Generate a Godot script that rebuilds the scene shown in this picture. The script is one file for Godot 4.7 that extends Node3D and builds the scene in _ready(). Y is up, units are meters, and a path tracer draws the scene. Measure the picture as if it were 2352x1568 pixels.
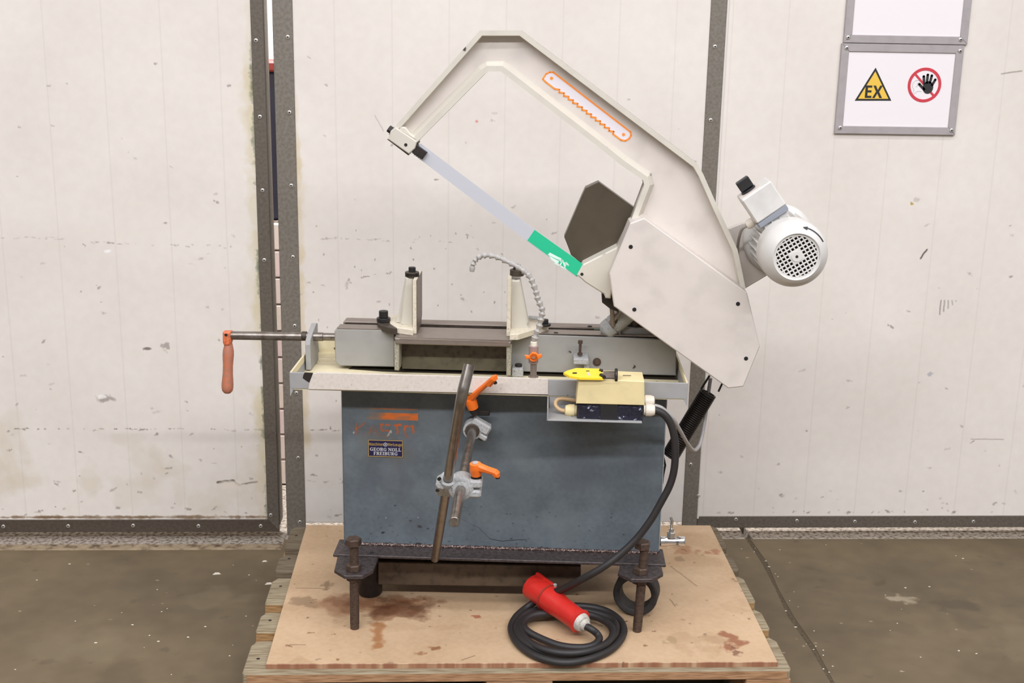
extends Node3D

# ---------------------------------------------------------------- mesh builder
class G:
	var s := SurfaceTool.new()
	var x := Transform3D()
	var uvm := 0
	var uo := Vector2.ZERO
	var us := Vector2.ONE
	func _init() -> void:
		s.begin(Mesh.PRIMITIVE_TRIANGLES)
	func at(t: Transform3D) -> G:
		x = t
		return self
	func v(p: Vector3, n: Vector3) -> void:
		var q: Vector3 = x * p
		s.set_normal((x.basis * n).normalized())
		var w := Vector2(q.x, q.y)
		if uvm == 2:
			w = Vector2(q.x, q.z)
		s.set_uv((w - uo) * us)
		s.add_vertex(q)
	func tri(a: Vector3, b: Vector3, c: Vector3) -> void:
		var n := (b - a).cross(c - a)
		if n.length_squared() < 1e-20:
			return
		n = n.normalized()
		v(a, n); v(c, n); v(b, n)
	func quad(a: Vector3, b: Vector3, c: Vector3, d: Vector3) -> void:
		tri(a, b, c)
		tri(a, c, d)
	func nquad(a: Vector3, b: Vector3, c: Vector3, d: Vector3, na: Vector3, nb: Vector3, nc: Vector3, nd: Vector3) -> void:
		if (b - a).cross(c - a).dot(na + nb + nc + nd) < 0.0 or (c - a).cross(d - a).dot(na + nb + nc + nd) < 0.0:
			var t := b; b = d; d = t
			t = nb; nb = nd; nd = t
		v(a, na); v(c, nc); v(b, nb)
		v(a, na); v(d, nd); v(c, nc)
	func cq(a: Vector3, b: Vector3, c: Vector3, d: Vector3, o: Vector3) -> void:
		var n := (b - a).cross(c - a)
		if n.length_squared() < 1e-20:
			n = (c - a).cross(d - a)
		if n.dot((a + b + c + d) * 0.25 - o) < 0.0:
			quad(a, d, c, b)
		else:
			quad(a, b, c, d)
	func box(c: Vector3, sz: Vector3, bev := 0.0) -> G:
		var h := sz * 0.5
		var b := minf(bev, minf(h.x, minf(h.y, h.z)) * 0.9)
		var P := func(sx: float, sy: float, sz2: float, ax: int) -> Vector3:
			var r := Vector3(sx * (h.x - b), sy * (h.y - b), sz2 * (h.z - b))
			r[ax] = [sx, sy, sz2][ax] * h[ax]
			return c + r
		for s1: float in [-1.0, 1.0]:
			cq(P.call(s1, -1, -1, 0), P.call(s1, 1, -1, 0), P.call(s1, 1, 1, 0), P.call(s1, -1, 1, 0), c)
			cq(P.call(-1, s1, -1, 1), P.call(1, s1, -1, 1), P.call(1, s1, 1, 1), P.call(-1, s1, 1, 1), c)
			cq(P.call(-1, -1, s1, 2), P.call(1, -1, s1, 2), P.call(1, 1, s1, 2), P.call(-1, 1, s1, 2), c)
			if b > 0.0:
				for s2: float in [-1.0, 1.0]:
					cq(P.call(s1, s2, -1, 0), P.call(s1, s2, 1, 0), P.call(s1, s2, 1, 1), P.call(s1, s2, -1, 1), c)
					cq(P.call(s1, -1, s2, 0), P.call(s1, 1, s2, 0), P.call(s1, 1, s2, 2), P.call(s1, -1, s2, 2), c)
					cq(P.call(-1, s1, s2, 1), P.call(1, s1, s2, 1), P.call(1, s1, s2, 2), P.call(-1, s1, s2, 2), c)
					for s3: float in [-1.0, 1.0]:
						var a1: Vector3 = P.call(s1, s2, s3, 0)
						var a2: Vector3 = P.call(s1, s2, s3, 1)
						var a3: Vector3 = P.call(s1, s2, s3, 2)
						if (a2 - a1).cross(a3 - a1).dot(a1 - c) < 0.0:
							tri(a1, a3, a2)
						else:
							tri(a1, a2, a3)
		return self
	static func ccw(p: PackedVector2Array) -> PackedVector2Array:
		var a := 0.0
		for i in p.size():
			var q := p[(i + 1) % p.size()]
			a += p[i].x * q.y - q.x * p[i].y
		if a < 0.0:
			p = p.duplicate()
			p.reverse()
		return p
	# inward mitred offset of a closed counter-clockwise outline
	static func inset(p: PackedVector2Array, d: float) -> PackedVector2Array:
		var o := PackedVector2Array()
		var n := p.size()
		for i in n:
			var e0 := (p[i] - p[(i + n - 1) % n]).normalized()
			var e1 := (p[(i + 1) % n] - p[i]).normalized()
			var n0 := Vector2(-e0.y, e0.x)
			var n1 := Vector2(-e1.y, e1.x)
			var m := (n0 + n1).normalized()
			o.append(p[i] + m * (d / maxf(0.4, m.dot(n0))))
		return o
	func cap(p: PackedVector2Array, z: float, front: bool) -> void:
		var t := Geometry2D.triangulate_polygon(p)
		for i in range(0, t.size(), 3):
			var a := Vector3(p[t[i]].x, p[t[i]].y, z)
			var b := Vector3(p[t[i + 1]].x, p[t[i + 1]].y, z)
			var c := Vector3(p[t[i + 2]].x, p[t[i + 2]].y, z)
			if ((b - a).cross(c - a).z > 0.0) == front:
				tri(a, b, c)
			else:
				tri(a, c, b)
	func prism(poly: PackedVector2Array, z0: float, z1: float, bev := 0.0, backbev := false) -> G:
		var p := G.ccw(poly)
		var q := p
		var n := p.size()
		var zs := z1
		var zb := z0
		if bev > 0.0:
			q = G.inset(p, bev)
			zs = z1 - bev
			if backbev:
				zb = z0 + bev
		for i in n:
			var j := (i + 1) % n
			quad(Vector3(p[i].x, p[i].y, zb), Vector3(p[j].x, p[j].y, zb), Vector3(p[j].x, p[j].y, zs), Vector3(p[i].x, p[i].y, zs))
			if bev > 0.0:
				quad(Vector3(p[i].x, p[i].y, zs), Vector3(p[j].x, p[j].y, zs), Vector3(q[j].x, q[j].y, z1), Vector3(q[i].x, q[i].y, z1))
				if backbev:
					quad(Vector3(q[i].x, q[i].y, z0), Vector3(q[j].x, q[j].y, z0), Vector3(p[j].x, p[j].y, zb), Vector3(p[i].x, p[i].y, zb))
		cap(q, z1, true)
		cap(q if backbev else p, z0, false)
		return self
	# polygon given as (x, -z), raised between two heights
	func slab(poly: PackedVector2Array, y0: float, y1: float, bev := 0.0) -> G:
		var k := x
		x = x * Transform3D(Basis(Vector3(1, 0, 0), Vector3(0, 0, -1), Vector3(0, 1, 0)), Vector3.ZERO)
		prism(poly, y0, y1, bev)
		x = k
		return self
	# strip between two polylines (outer and inner edge of a flange); w: how far its inner side slopes towards the web
	func flange(a: PackedVector2Array, b: PackedVector2Array, bw: PackedVector2Array, z0: float, z1: float, zw: float) -> G:
		for i in a.size() - 1:
			var a0 := a[i]; var a1 := a[i + 1]; var b0 := b[i]; var b1 := b[i + 1]
			var o := Vector3((a0.x + a1.x + b0.x + b1.x) * 0.25, (a0.y + a1.y + b0.y + b1.y) * 0.25, (z0 + z1) * 0.5)
			cq(Vector3(a0.x, a0.y, z1), Vector3(a1.x, a1.y, z1), Vector3(b1.x, b1.y, z1), Vector3(b0.x, b0.y, z1), o)
			cq(Vector3(a0.x, a0.y, z0), Vector3(a1.x, a1.y, z0), Vector3(b1.x, b1.y, z0), Vector3(b0.x, b0.y, z0), o)
			cq(Vector3(a0.x, a0.y, z0), Vector3(a1.x, a1.y, z0), Vector3(a1.x, a1.y, z1), Vector3(a0.x, a0.y, z1), o)
			var w0 := bw[i]; var w1 := bw[i + 1]
			cq(Vector3(b0.x, b0.y, z1), Vector3(b1.x, b1.y, z1), Vector3(w1.x, w1.y, zw), Vector3(w0.x, w0.y, zw), Vector3(a0.x, a0.y, zw))
		for i: int in [0, a.size() - 1]:
			var o := Vector3(a[1].x, a[1].y, z0) if i == 0 else Vector3(a[i - 1].x, a[i - 1].y, z0)
			cq(Vector3(a[i].x, a[i].y, z0), Vector3(b[i].x, b[i].y, z0), Vector3(b[i].x, b[i].y, z1), Vector3(a[i].x, a[i].y, z1), o)
		return self
	# profile of (radius, height) from bottom to top, turned round the y axis
	func lathe(pr: PackedVector2Array, n := 20, a0 := 0.0) -> G:
		var m := pr.size()
		var ns := []
		for i in m - 1:
			var d := pr[i + 1] - pr[i]
			ns.append(Vector2(d.y, -d.x).normalized())
		for i in m - 1:
			var na: Vector2 = ns[i]
			var nb: Vector2 = ns[i]
			if i > 0 and ns[i - 1].dot(ns[i]) > 0.72:
				na = (ns[i - 1] + ns[i]).normalized()
			if i < m - 2 and ns[i + 1].dot(ns[i]) > 0.72:
				nb = (ns[i + 1] + ns[i]).normalized()
			for k in n:
				var c0 := Vector2.from_angle(a0 + TAU * k / n)
				var c1 := Vector2.from_angle(a0 + TAU * (k + 1) / n)
				var f := func(r: Vector2, c: Vector2) -> Vector3: return Vector3(r.x * c.x, r.y, r.x * c.y)
				var A: Vector3 = f.call(pr[i], c0)
				var B: Vector3 = f.call(pr[i], c1)
				var C: Vector3 = f.call(pr[i + 1], c1)
				var D: Vector3 = f.call(pr[i + 1], c0)
				var An: Vector3 = f.call(na, c0)
				var Bn: Vector3 = f.call(na, c1)
				var Cn: Vector3 = f.call(nb, c1)
				var Dn: Vector3 = f.call(nb, c0)
				if pr[i].x < 1e-6:
					v(A, An); v(C, Cn); v(D, Dn)
					if (D - A).cross(C - A).dot(Cn) > 0.0:
						pass
				elif pr[i + 1].x < 1e-6:
					v(A, An); v(B, Bn); v(C, Cn)
				else:
					v(A, An); v(B, Bn); v(C, Cn)
					v(A, An); v(C, Cn); v(D, Dn)
		return self
	func cyl(r: float, y0: float, y1: float, n := 20, bev := 0.0) -> G:
		if bev > 0.0:
			return lathe(PackedVector2Array([Vector2(0, y0), Vector2(r - bev, y0), Vector2(r, y0 + bev), Vector2(r, y1 - bev), Vector2(r - bev, y1), Vector2(0, y1)]), n)
		return lathe(PackedVector2Array([Vector2(0, y0), Vector2(r, y0), Vector2(r, y1), Vector2(0, y1)]), n)
	func hexn(r: float, y0: float, y1: float, bev := 0.0) -> G:
		var p := PackedVector2Array()
		for i in 6:
			p.append(Vector2.from_angle(TAU * i / 6.0 + 0.3) * r)
		return slab(p, y0, y1, bev)
	func tube(pts: Array, r: float, n := 10, caps := true) -> G:
		var m := pts.size()
		var t0: Vector3 = (pts[1] - pts[0]).normalized()
		var u := t0.cross(Vector3.UP)
		if u.length() < 0.1:
			u = t0.cross(Vector3.RIGHT)
		u = u.normalized()
		var rings := []
		for i in m:
			var t: Vector3 = (pts[mini(i + 1, m - 1)] - pts[maxi(i - 1, 0)]).normalized()
			u = (u - t * u.dot(t)).normalized()
			var w := t.cross(u)
			var ring := []
			for k in n:
				var an := TAU * k / n
				ring.append(u * cos(an) + w * sin(an))
			rings.append(ring)
		for i in m - 1:
			for k in n:
				var k2 := (k + 1) % n
				var a: Vector3 = rings[i][k]; var b: Vector3 = rings[i][k2]
				var c: Vector3 = rings[i + 1][k2]; var d: Vector3 = rings[i + 1][k]
				nquad(pts[i] + a * r, pts[i] + b * r, pts[i + 1] + c * r, pts[i + 1] + d * r, a, b, c, d)
		if caps:
			for e: int in [0, m - 1]:
				var o: Vector3 = pts[e]
				var inn: Vector3 = pts[1] if e == 0 else pts[m - 2]
				for k in n:
					var a: Vector3 = o + rings[e][k] * r
					var b: Vector3 = o + rings[e][(k + 1) % n] * r
					if (a - o).cross(b - o).dot(o - inn) < 0.0:
						tri(o, b, a)
					else:
						tri(o, a, b)
		return self
	# flat printed line of width w, raised from z0 to z1
	func stroke(p: PackedVector2Array, w: float, z0: float, z1: float, closed := false) -> G:
		var n := p.size()
		for i in (n if closed else n - 1):
			var a := p[i]
			var b := p[(i + 1) % n]
			var d := (b - a).normalized() * w * 0.5
			var q := Vector2(-d.y, d.x)
			prism(PackedVector2Array([a - q - d * 0.5, b - q + d * 0.5, b + q + d * 0.5, a + q - d * 0.5]), z0, z1)
		return self
	func disc(c: Vector2, r: float, z0: float, z1: float, n := 20, r2 := -1.0) -> G:
		var p := PackedVector2Array()
		for i in n:
			p.append(c + Vector2(cos(TAU * i / n) * r, sin(TAU * i / n) * (r if r2 < 0 else r2)))
		return prism(p, z0, z1)
	func ring(c: Vector2, r0: float, r1: float, z0: float, z1: float, n := 40) -> G:
		for i in n:
			var d := Vector2.from_angle(TAU * i / n)
			var e := Vector2.from_angle(TAU * (i + 1) / n)
			prism(PackedVector2Array([c + d * r0, c + d * r1, c + e * r1, c + e * r0]), z0, z1)
		return self

# y axis along d
static func along(p: Vector3, d: Vector3, roll := 0.0) -> Transform3D:
	var y := d.normalized()
	var x := y.cross(Vector3(0, 0, 1))
	if x.length() < 0.05:
		x = Vector3(1, 0, 0)
	x = (x - y * x.dot(y)).normalized()
	return Transform3D(Basis(x, y, x.cross(y)), p) * Transform3D(Basis(Vector3.UP, roll), Vector3.ZERO)

static func smooth(p: Array, k := 8) -> Array:
	var o := []
	for i in p.size() - 1:
		for j in k:
			o.append(p[i].cubic_interpolate(p[i + 1], p[maxi(i - 1, 0)], p[mini(i + 2, p.size() - 1)], float(j) / k))
	o.append(p[p.size() - 1])
	return o

# ---------------------------------------------------------------- nodes
var used := {}
var offs := {}
func numbered(n: String) -> String:
	if not used.has(n):
		used[n] = 0
		return n
	used[n] += 1
	return "%s_%03d" % [n, used[n]]

func tag(o: Node, label: String, category: String, group := "", kind := "") -> Node:
	o.set_meta("label", label)
	o.set_meta("category", category)
	if group:
		o.set_meta("group", group)
	if kind:
		o.set_meta("kind", kind)
	return o

func thing(called: String, label: String, category: String, at := Vector3.ZERO, turn := 0.0, group := "", kind := "") -> Node3D:
	var o := Node3D.new()
	o.name = numbered(called)
	add_child(o, true)
	o.position = at
	o.rotation.y = turn
	tag(o, label, category, group, kind)
	return o

func P(called: String, g: G, m: Material, parent: Node = self, label := "") -> MeshInstance3D:
	var o := MeshInstance3D.new()
	o.mesh = g.s.commit()
	o.material_override = m
	o.name = numbered(called) if parent == self else called
	parent.add_child(o, true)
	if parent is Node3D and not parent is MeshInstance3D and parent != self:
		o.position = -offs.get(parent, Vector3.ZERO)
	if label:
		o.set_meta("label", label)
	return o

func text(called: String, t: String, size: float, m: Material, at: Vector3, parent: Node, bold := true, font := "Droid Sans", sx := 1.0) -> void:
	var f := SystemFont.new()
	f.font_names = PackedStringArray([font])
	f.font_weight = 700 if bold else 400
	var tm := TextMesh.new()
	tm.text = t
	tm.font = f
	tm.font_size = 64
	tm.pixel_size = size / 64.0
	tm.depth = 0.0006
	var o := MeshInstance3D.new()
	o.mesh = tm
	o.material_override = m
	o.name = called
	parent.add_child(o, true)
	o.position = at
	o.scale.x = sx

# ---------------------------------------------------------------- materials
var texs := {}
func ntex(key: String, freq: float, stops: Array, cols: Array, size := 512, type := FastNoiseLite.TYPE_SIMPLEX_SMOOTH, oct := 4, sx := 1) -> NoiseTexture2D:
	if texs.has(key):
		return texs[key]
	var n := FastNoiseLite.new()
	n.noise_type = type
	n.frequency = freq
	n.seed = hash(key) % 1000
	n.fractal_octaves = oct
	var t := NoiseTexture2D.new()
	t.noise = n
	t.width = size
	t.height = size / sx
	t.seamless = true
	var g := Gradient.new()
	g.offsets = PackedFloat32Array(stops)
	g.colors = PackedColorArray(cols)
	t.color_ramp = g
	texs[key] = t
	return t

func grey(a: float) -> Color:
	return Color(a, a, a)

func M(c: Color, rough: float, metal := 0.0, tex: Texture2D = null, scale := 2.0) -> StandardMaterial3D:
	var m := StandardMaterial3D.new()
	m.albedo_color = c
	m.roughness = rough
	m.metallic = metal
	if tex:
		m.albedo_texture = tex
		m.uv1_triplanar = true
		m.uv1_scale = Vector3.ONE * scale
	return m

func bump(m: StandardMaterial3D, tex: Texture2D, depth: float) -> StandardMaterial3D:
	m.heightmap_enabled = true
	m.heightmap_texture = tex
	m.heightmap_scale = depth
	return m

func C8(r: int, g: int, b: int) -> Color:
	return Color8(r, g, b)

# soft-edged irregular stain on a picture: centre and radii in metres, k pixels per metre
var blotn := FastNoiseLite.new()
func blot(im: Image, c: Vector2, r: Vector2, col: Color, a: float, rough := 0.5, turn := 0.0) -> void:
	var w := im.get_width()
	var h := im.get_height()
	var m := maxf(r.x, r.y) * (1.2 + rough)
	var cs := cos(turn)
	var sn := sin(turn)
	for y in range(maxi(0, int(c.y - m)), mini(h, int(c.y + m) + 1)):
		for x in range(maxi(0, int(c.x - m)), mini(w, int(c.x + m) + 1)):
			var d := Vector2(x - c.x, y - c.y)
			d = Vector2((d.x * cs + d.y * sn) / r.x, (-d.x * sn + d.y * cs) / r.y)
			var e := d.length() + rough * blotn.get_noise_2d(x * 130.0 / (r.x + r.y) , y * 130.0 / (r.x + r.y)) * 1.3
			var k := clampf((1.0 - e) * 2.2, 0.0, 1.0) * a
			if k > 0.003:
				im.set_pixel(x, y, im.get_pixel(x, y).lerp(col, k))

# a row of small uneven scuffs between two points of a picture
func scrape(im: Image, a: Vector2, b: Vector2, col: Color, al: float, step := 7.0) -> void:
	var r := RandomNumberGenerator.new()
	r.seed = int(a.x * 7.0 + a.y * 13.0)
	var n := int(a.distance_to(b) / step)
	for i in n:
		if r.randf() < 0.35:
			continue
		var p := a.lerp(b, r.randf()) + Vector2(0, r.randfn(0.0, 1.0))
		var l := 1.5 + 6.0 * pow(r.randf(), 2.0)
		blot(im, p, Vector2(l, r.randf_range(0.6, 1.3)), col, al * r.randf_range(0.3, 1.0), 0.9, r.randf_range(-0.12, 0.12))

func line(im: Image, a: Vector2, b: Vector2, w: float, col: Color, al: float, gaps := 0.0, wob := 1.0) -> void:
	var n := int(a.distance_to(b)) + 1
	for i in n + 1:
		var p := a.lerp(b, float(i) / n)
		p += Vector2(blotn.get_noise_2d(p.x * 3.0, p.y * 3.0 + 50.0), blotn.get_noise_2d(p.x * 3.0 + 90.0, p.y * 3.0)) * w * wob
		var k := al
		if gaps > 0.0 and blotn.get_noise_2d(p.x * 4.0, 7.0 + p.y) < gaps - 0.5:
			continue
		for y in range(maxi(0, int(p.y - w)), mini(im.get_height(), int(p.y + w) + 1)):
			for x in range(maxi(0, int(p.x - w)), mini(im.get_width(), int(p.x + w) + 1)):
				var d := Vector2(x, y).distance_to(p) / w
				if d < 1.0:
					im.set_pixel(x, y, im.get_pixel(x, y).lerp(col, k * (1.0 - d)))

# a picture filled with two layers of noise between two colours
func base_image(w: int, h: int, a: Color, b: Color, f1: float, f2: float, sd: int) -> Image:
	var n := FastNoiseLite.new()
	n.seed = sd
	n.frequency = f1
	n.fractal_octaves = 4
	var i1 := n.get_seamless_image(w, h).get_data()
	n.seed = sd + 1
	n.frequency = f2
	n.fractal_octaves = 2
	var i2 := n.get_seamless_image(w, h).get_data()
	var d := PackedByteArray()
	d.resize(w * h * 3)
	var lut := []
	for i in 256:
		lut.append(a.lerp(b, i / 255.0))
	for i in w * h:
		var c: Color = lut[(i1[i] * 2 + i2[i]) / 3]
		d[i * 3] = c.r8
		d[i * 3 + 1] = c.g8
		d[i * 3 + 2] = c.b8
	return Image.create_from_data(w, h, false, Image.FORMAT_RGB8, d)

var m := {}

func _ready() -> void:
	# ---- camera, sky, lights, exposure
	var cam := Camera3D.new()
	cam.name = "camera"
	cam.transform = Transform3D(Vector3(0.9988, 0.0177, 0.046), Vector3(-0.0057, 0.9683, -0.2498), Vector3(-0.049, 0.2492, 0.9672), Vector3(-0.1512, 1.5037, 2.3926))
	cam.fov = 31.2342
	cam.near = 0.05
	add_child(cam)
	cam.current = true
	var env := Environment.new()
	env.background_mode = Environment.BG_COLOR
	env.background_color = Color(0.02, 0.02, 0.02)
	env.tonemap_mode = Environment.TONE_MAPPER_LINEAR
	env.tonemap_exposure = 1.55
	env.sdfgi_enabled = true
	env.ssao_enabled = true
	env.ssil_enabled = true
	var we := WorldEnvironment.new()
	we.name = "world_environment"
	we.environment = env
	add_child(we)
	var glow := M(Color(0.9, 0.9, 0.88), 0.6)
	glow.emission_enabled = true
	glow.emission = Color(0.97, 0.97, 1.0)
	glow.emission_energy_multiplier = 2.0
	# rows of long ceiling lamps: z of the row, energy
	for a in [[0.7, 1.0, "row nearest the door leaves"], [2.0, 1.5, "middle lamp row"], [4.1, 6.4, "row farthest from the door leaves"]]:
		for k in 5:
			lamp(Vector3(-3.1 + 1.62 * k, 4.3, a[0]), a[1], glow, "long white ceiling lamp, %s from left in the %s" % [["first", "second", "third", "fourth", "fifth"][k], a[2]])
	lamp(Vector3(-0.6, 4.3, -1.27), 18.0, glow, "added unseen lamp brightening the passage behind the door leaves")  # added lamp, put in to brighten what shows through the door gap
	materials()
	room()
	signs()
	pallet()
	machine()
	cable()

func lamp(at: Vector3, energy: float, glow: Material, label: String) -> void:
	var t := thing("ceiling_lamp", label, "lamp", at, 0.0, "ceiling lamps of the hall")
	P("housing", G.new().box(Vector3(0, 0.05, 0), Vector3(1.56, 0.1, 0.2), 0.02), M(Color(0.85, 0.85, 0.85), 0.5), t)
	P("diffuser", G.new().box(Vector3(0, -0.01, 0), Vector3(1.5, 0.02, 0.16), 0.004), glow, t)
	var l := AreaLight3D.new()
	l.name = "lamp_light"
	l.area_size = Vector2(1.5, 0.16)
	l.light_energy = energy
	l.light_color = Color(0.977, 0.978, 1.0)
	l.shadow_enabled = true
	l.area_range = 14.0
	t.add_child(l)
	l.position = Vector3(0, -0.03, 0)
	l.rotation.x = -PI / 2

func materials() -> void:
	var cloud := ntex("cloud", 0.012, [0.0, 0.45, 1.0], [grey(0.93), grey(0.98), grey(1.0)])
	var grime := ntex("grime", 0.02, [0.0, 0.3, 0.5, 1.0], [grey(0.66), grey(0.82), grey(0.94), grey(1.0)])
	var chips := ntex("chips", 0.03, [0.0, 0.085, 0.11, 0.5, 1.0], [Color(0.2, 0.16, 0.13), Color(0.35, 0.3, 0.26), grey(0.96), grey(0.985), grey(1.0)])
	var mott := ntex("mottle", 0.05, [0.0, 0.3, 0.55, 0.8, 1.0], [grey(0.6), grey(0.76), grey(0.88), grey(0.96), grey(1.0)])
	var steel := ntex("steel", 0.02, [0.0, 0.35, 0.7, 1.0], [Color(0.62, 0.58, 0.54), Color(0.82, 0.79, 0.76), Color(0.93, 0.92, 0.9), Color(1, 1, 1)])
	var galv := ntex("galv", 0.075, [0.0, 0.3, 0.5, 0.75, 1.0], [Color(0.82, 0.8, 0.77), Color(0.9, 0.88, 0.86), Color(0.93, 0.92, 0.91), Color(0.97, 0.96, 0.95), Color(1, 1, 1)])
	var wood := ntex("wood", 0.05, [0.0, 0.35, 0.6, 1.0], [Color(0.66, 0.6, 0.52), Color(0.84, 0.8, 0.73), Color(0.94, 0.92, 0.87), Color(1, 1, 0.97)])
	var fine := ntex("fine", 0.12, [0.0, 1.0], [grey(0.0), grey(1.0)])
	m.cream = M(C8(208, 202, 188), 0.42, 0.0, chips, 0.9)
	m.panel = M(C8(215, 206, 197), 0.4, 0.0, cloud, 1.5)
	m.chipped = M(C8(222, 212, 190), 0.5, 0.0, ntex("chipped", 0.045, [0.0, 0.13, 0.17, 0.5, 1.0], [Color(0.22, 0.17, 0.13), Color(0.4, 0.33, 0.27), grey(0.9), grey(0.97), grey(1.0)]), 5.0)
	m.motor = M(C8(216, 213, 207), 0.32, 0.0, cloud, 2.0)
	m.traygrey = M(C8(158, 157, 155), 0.45, 0.0, chips, 1.6)
	m.bedgrey = M(C8(155, 153, 148), 0.42, 0.0, chips, 1.3)
	m.trayinside = M(C8(226, 214, 178), 0.5, 0.0, chips, 2.4)
	m.ribworn = M(C8(190, 184, 165), 0.55, 0.2, mott, 8.0)
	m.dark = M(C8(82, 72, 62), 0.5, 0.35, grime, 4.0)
	m.darker = M(C8(52, 46, 42), 0.5, 0.3, grime, 4.0)
	m.black = M(C8(34, 33, 34), 0.45)
	m.blackox = M(C8(52, 51, 50), 0.4, 0.5, cloud, 8.0)
	m.hole = M(C8(30, 26, 24), 0.8)
	m.machined = M(C8(140, 128, 118), 0.4, 0.45, cloud, 5.0)
	m.rod = M(C8(152, 147, 142), 0.27, 0.7, steel, 4.0)
	m.jawface = M(C8(128, 114, 100), 0.45, 0.4, grime, 5.0)
	m.oilsteel = M(C8(90, 80, 66), 0.38, 0.3, cloud, 3.0)
	m.castgrey = M(C8(178, 178, 176), 0.55, 0.0, ntex("castchips", 0.06, [0.0, 0.13, 0.17, 0.6, 1.0], [Color(0.3, 0.26, 0.22), Color(0.45, 0.4, 0.36), grey(0.85), grey(0.95), grey(1.0)]), 5.0)
	m.orange = M(C8(246, 118, 34), 0.4)
	m.crank = M(C8(216, 118, 76), 0.5, 0.0, ntex("worn", 0.03, [0.0, 0.35, 0.5, 0.62, 1.0], [Color(0.85, 0.84, 0.84), Color(0.9, 0.84, 0.8), Color(0.97, 0.95, 0.92), Color(1, 1, 1), Color(1, 1, 1)]), 6.0)
	m.handle = M(C8(196, 124, 96), 0.5, 0.0, ntex("worn2", 0.025, [0.0, 0.4, 0.52, 0.62, 1.0], [Color(0.86, 0.96, 1.0), Color(0.9, 0.96, 1.0), Color(0.94, 0.96, 1.0), Color(1, 0.97, 0.94), Color(1.0, 0.88, 0.74)]), 5.0)
	m.blade = M(C8(206, 207, 213), 0.38, 0.25)
	m.green = M(C8(38, 186, 138), 0.4)
	m.whiteprint = M(C8(214, 240, 226), 0.5)
	m.decal = M(C8(228, 222, 226), 0.45)
	m.decalorange = M(C8(252, 148, 58), 0.5)
	m.hosegrey = M(C8(172, 168, 162), 0.45)
	m.whiteplastic = M(C8(226, 216, 200), 0.4)
	m.creambox = M(C8(228, 210, 158), 0.5, 0.0, cloud, 3.0)
	m.yellow = M(C8(252, 214, 44), 0.42)
	m.clearvalve = M(C8(150, 128, 122), 0.25)
	m.foil = bump(M(C8(44, 44, 58), 0.22, 0.3), ntex("crumple", 0.02, [0.0, 1.0], [grey(0), grey(1)], 256, FastNoiseLite.TYPE_CELLULAR, 2), 0.8)
	m.foil.uv1_triplanar = true
	m.foil.uv1_scale = Vector3.ONE * 9.0
	m.rubber = M(C8(42, 38, 37), 0.55, 0.0, cloud, 6.0)
	m.tyre = M(C8(50, 46, 43), 0.7, 0.0, grime, 6.0)
	m.cablegrey = M(C8(168, 164, 160), 0.45)
	m.cabletan = M(C8(190, 160, 122), 0.5)
	m.spring = M(C8(44, 38, 34), 0.4, 0.4)
	m.red = M(C8(204, 44, 36), 0.38, 0.0, cloud, 8.0)
	m.reddark = M(C8(150, 52, 40), 0.45)
	m.gland = M(C8(206, 200, 188), 0.5, 0.0, grime, 12.0)
	m.chrome = M(C8(215, 212, 208), 0.18, 0.95)
	m.rust = M(C8(92, 74, 62), 0.6, 0.35, grime, 9.0)
	m.baseiron = M(C8(88, 78, 76), 0.5, 0.35, mott, 3.0)
	m.weld = M(C8(178, 160, 150), 0.5, 0.4, ntex("weld", 0.05, [0.0, 0.6, 0.67, 1.0], [Color(0.3, 0.26, 0.25), Color(0.38, 0.33, 0.32), Color(0.95, 0.9, 0.9), Color(1, 1, 1)]), 6.0)
	m.strip = M(C8(140, 135, 125), 0.5, 0.35, galv, 2.2)
	m.strip2 = M(C8(114, 107, 97), 0.55, 0.3, galv, 2.2)
	m.stripdirty = M(C8(92, 82, 72), 0.6, 0.25, galv, 2.0)
	m.rivet = M(C8(196, 192, 184), 0.35, 0.6)
	m.plate = M(C8(178, 171, 170), 0.45, 0.12, cloud, 3.0)
	m.paper = M(C8(240, 234, 234), 0.5)
	m.signyellow = M(C8(238, 196, 76), 0.5)
	m.signblack = M(C8(44, 44, 44), 0.5)
	m.signred = M(C8(206, 62, 74), 0.5)
	m.signgrey = M(C8(176, 170, 172), 0.5)
	m.woodgrey = M(C8(158, 148, 128), 0.75, 0.0, wood, 1.4)
	m.woodgrey.uv1_scale = Vector3(0.5, 6.0, 6.0)
	m.woodcut = M(C8(176, 144, 102), 0.75, 0.0, wood, 3.0)
	m.woodpink = M(C8(180, 142, 110), 0.75, 0.0, wood, 3.0)
	m.woodcut.uv1_scale = Vector3(0.6, 7.0, 7.0)
	m.woodpink.uv1_scale = Vector3(0.6, 7.0, 7.0)
	m.wooddark = M(C8(120, 110, 95), 0.8, 0.0, wood, 3.0)
	m.wooddark.uv1_scale = Vector3(0.5, 6.0, 6.0)
	m.conc = bump(M(C8(186, 175, 160), 0.85, 0.0, ntex("sill", 0.03, [0.0, 0.28, 0.45, 0.75, 1.0], [Color(0.4, 0.37, 0.34), Color(0.66, 0.63, 0.6), grey(0.86), grey(0.95), grey(1.0)]), 4.0), fine, 0.2)
	m.concdark = M(C8(98, 84, 62), 0.9, 0.0, mott, 4.0)
	m.flake = M(C8(220, 212, 196), 0.7)
	m.navy = M(C8(36, 38, 58), 0.5)
	m.redpaint = M(C8(140, 52, 48), 0.5)
	m.white = M(C8(226, 220, 212), 0.6)
	m.hall = M(C8(118, 118, 120), 0.8)
	m.gold = M(C8(206, 172, 92), 0.4, 0.3)
	m.navyplate = M(C8(30, 26, 66), 0.35)
	m.silverprint = M(C8(206, 206, 206), 0.4, 0.2)
	m.faded = M(C8(176, 98, 52), 0.6)

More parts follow.
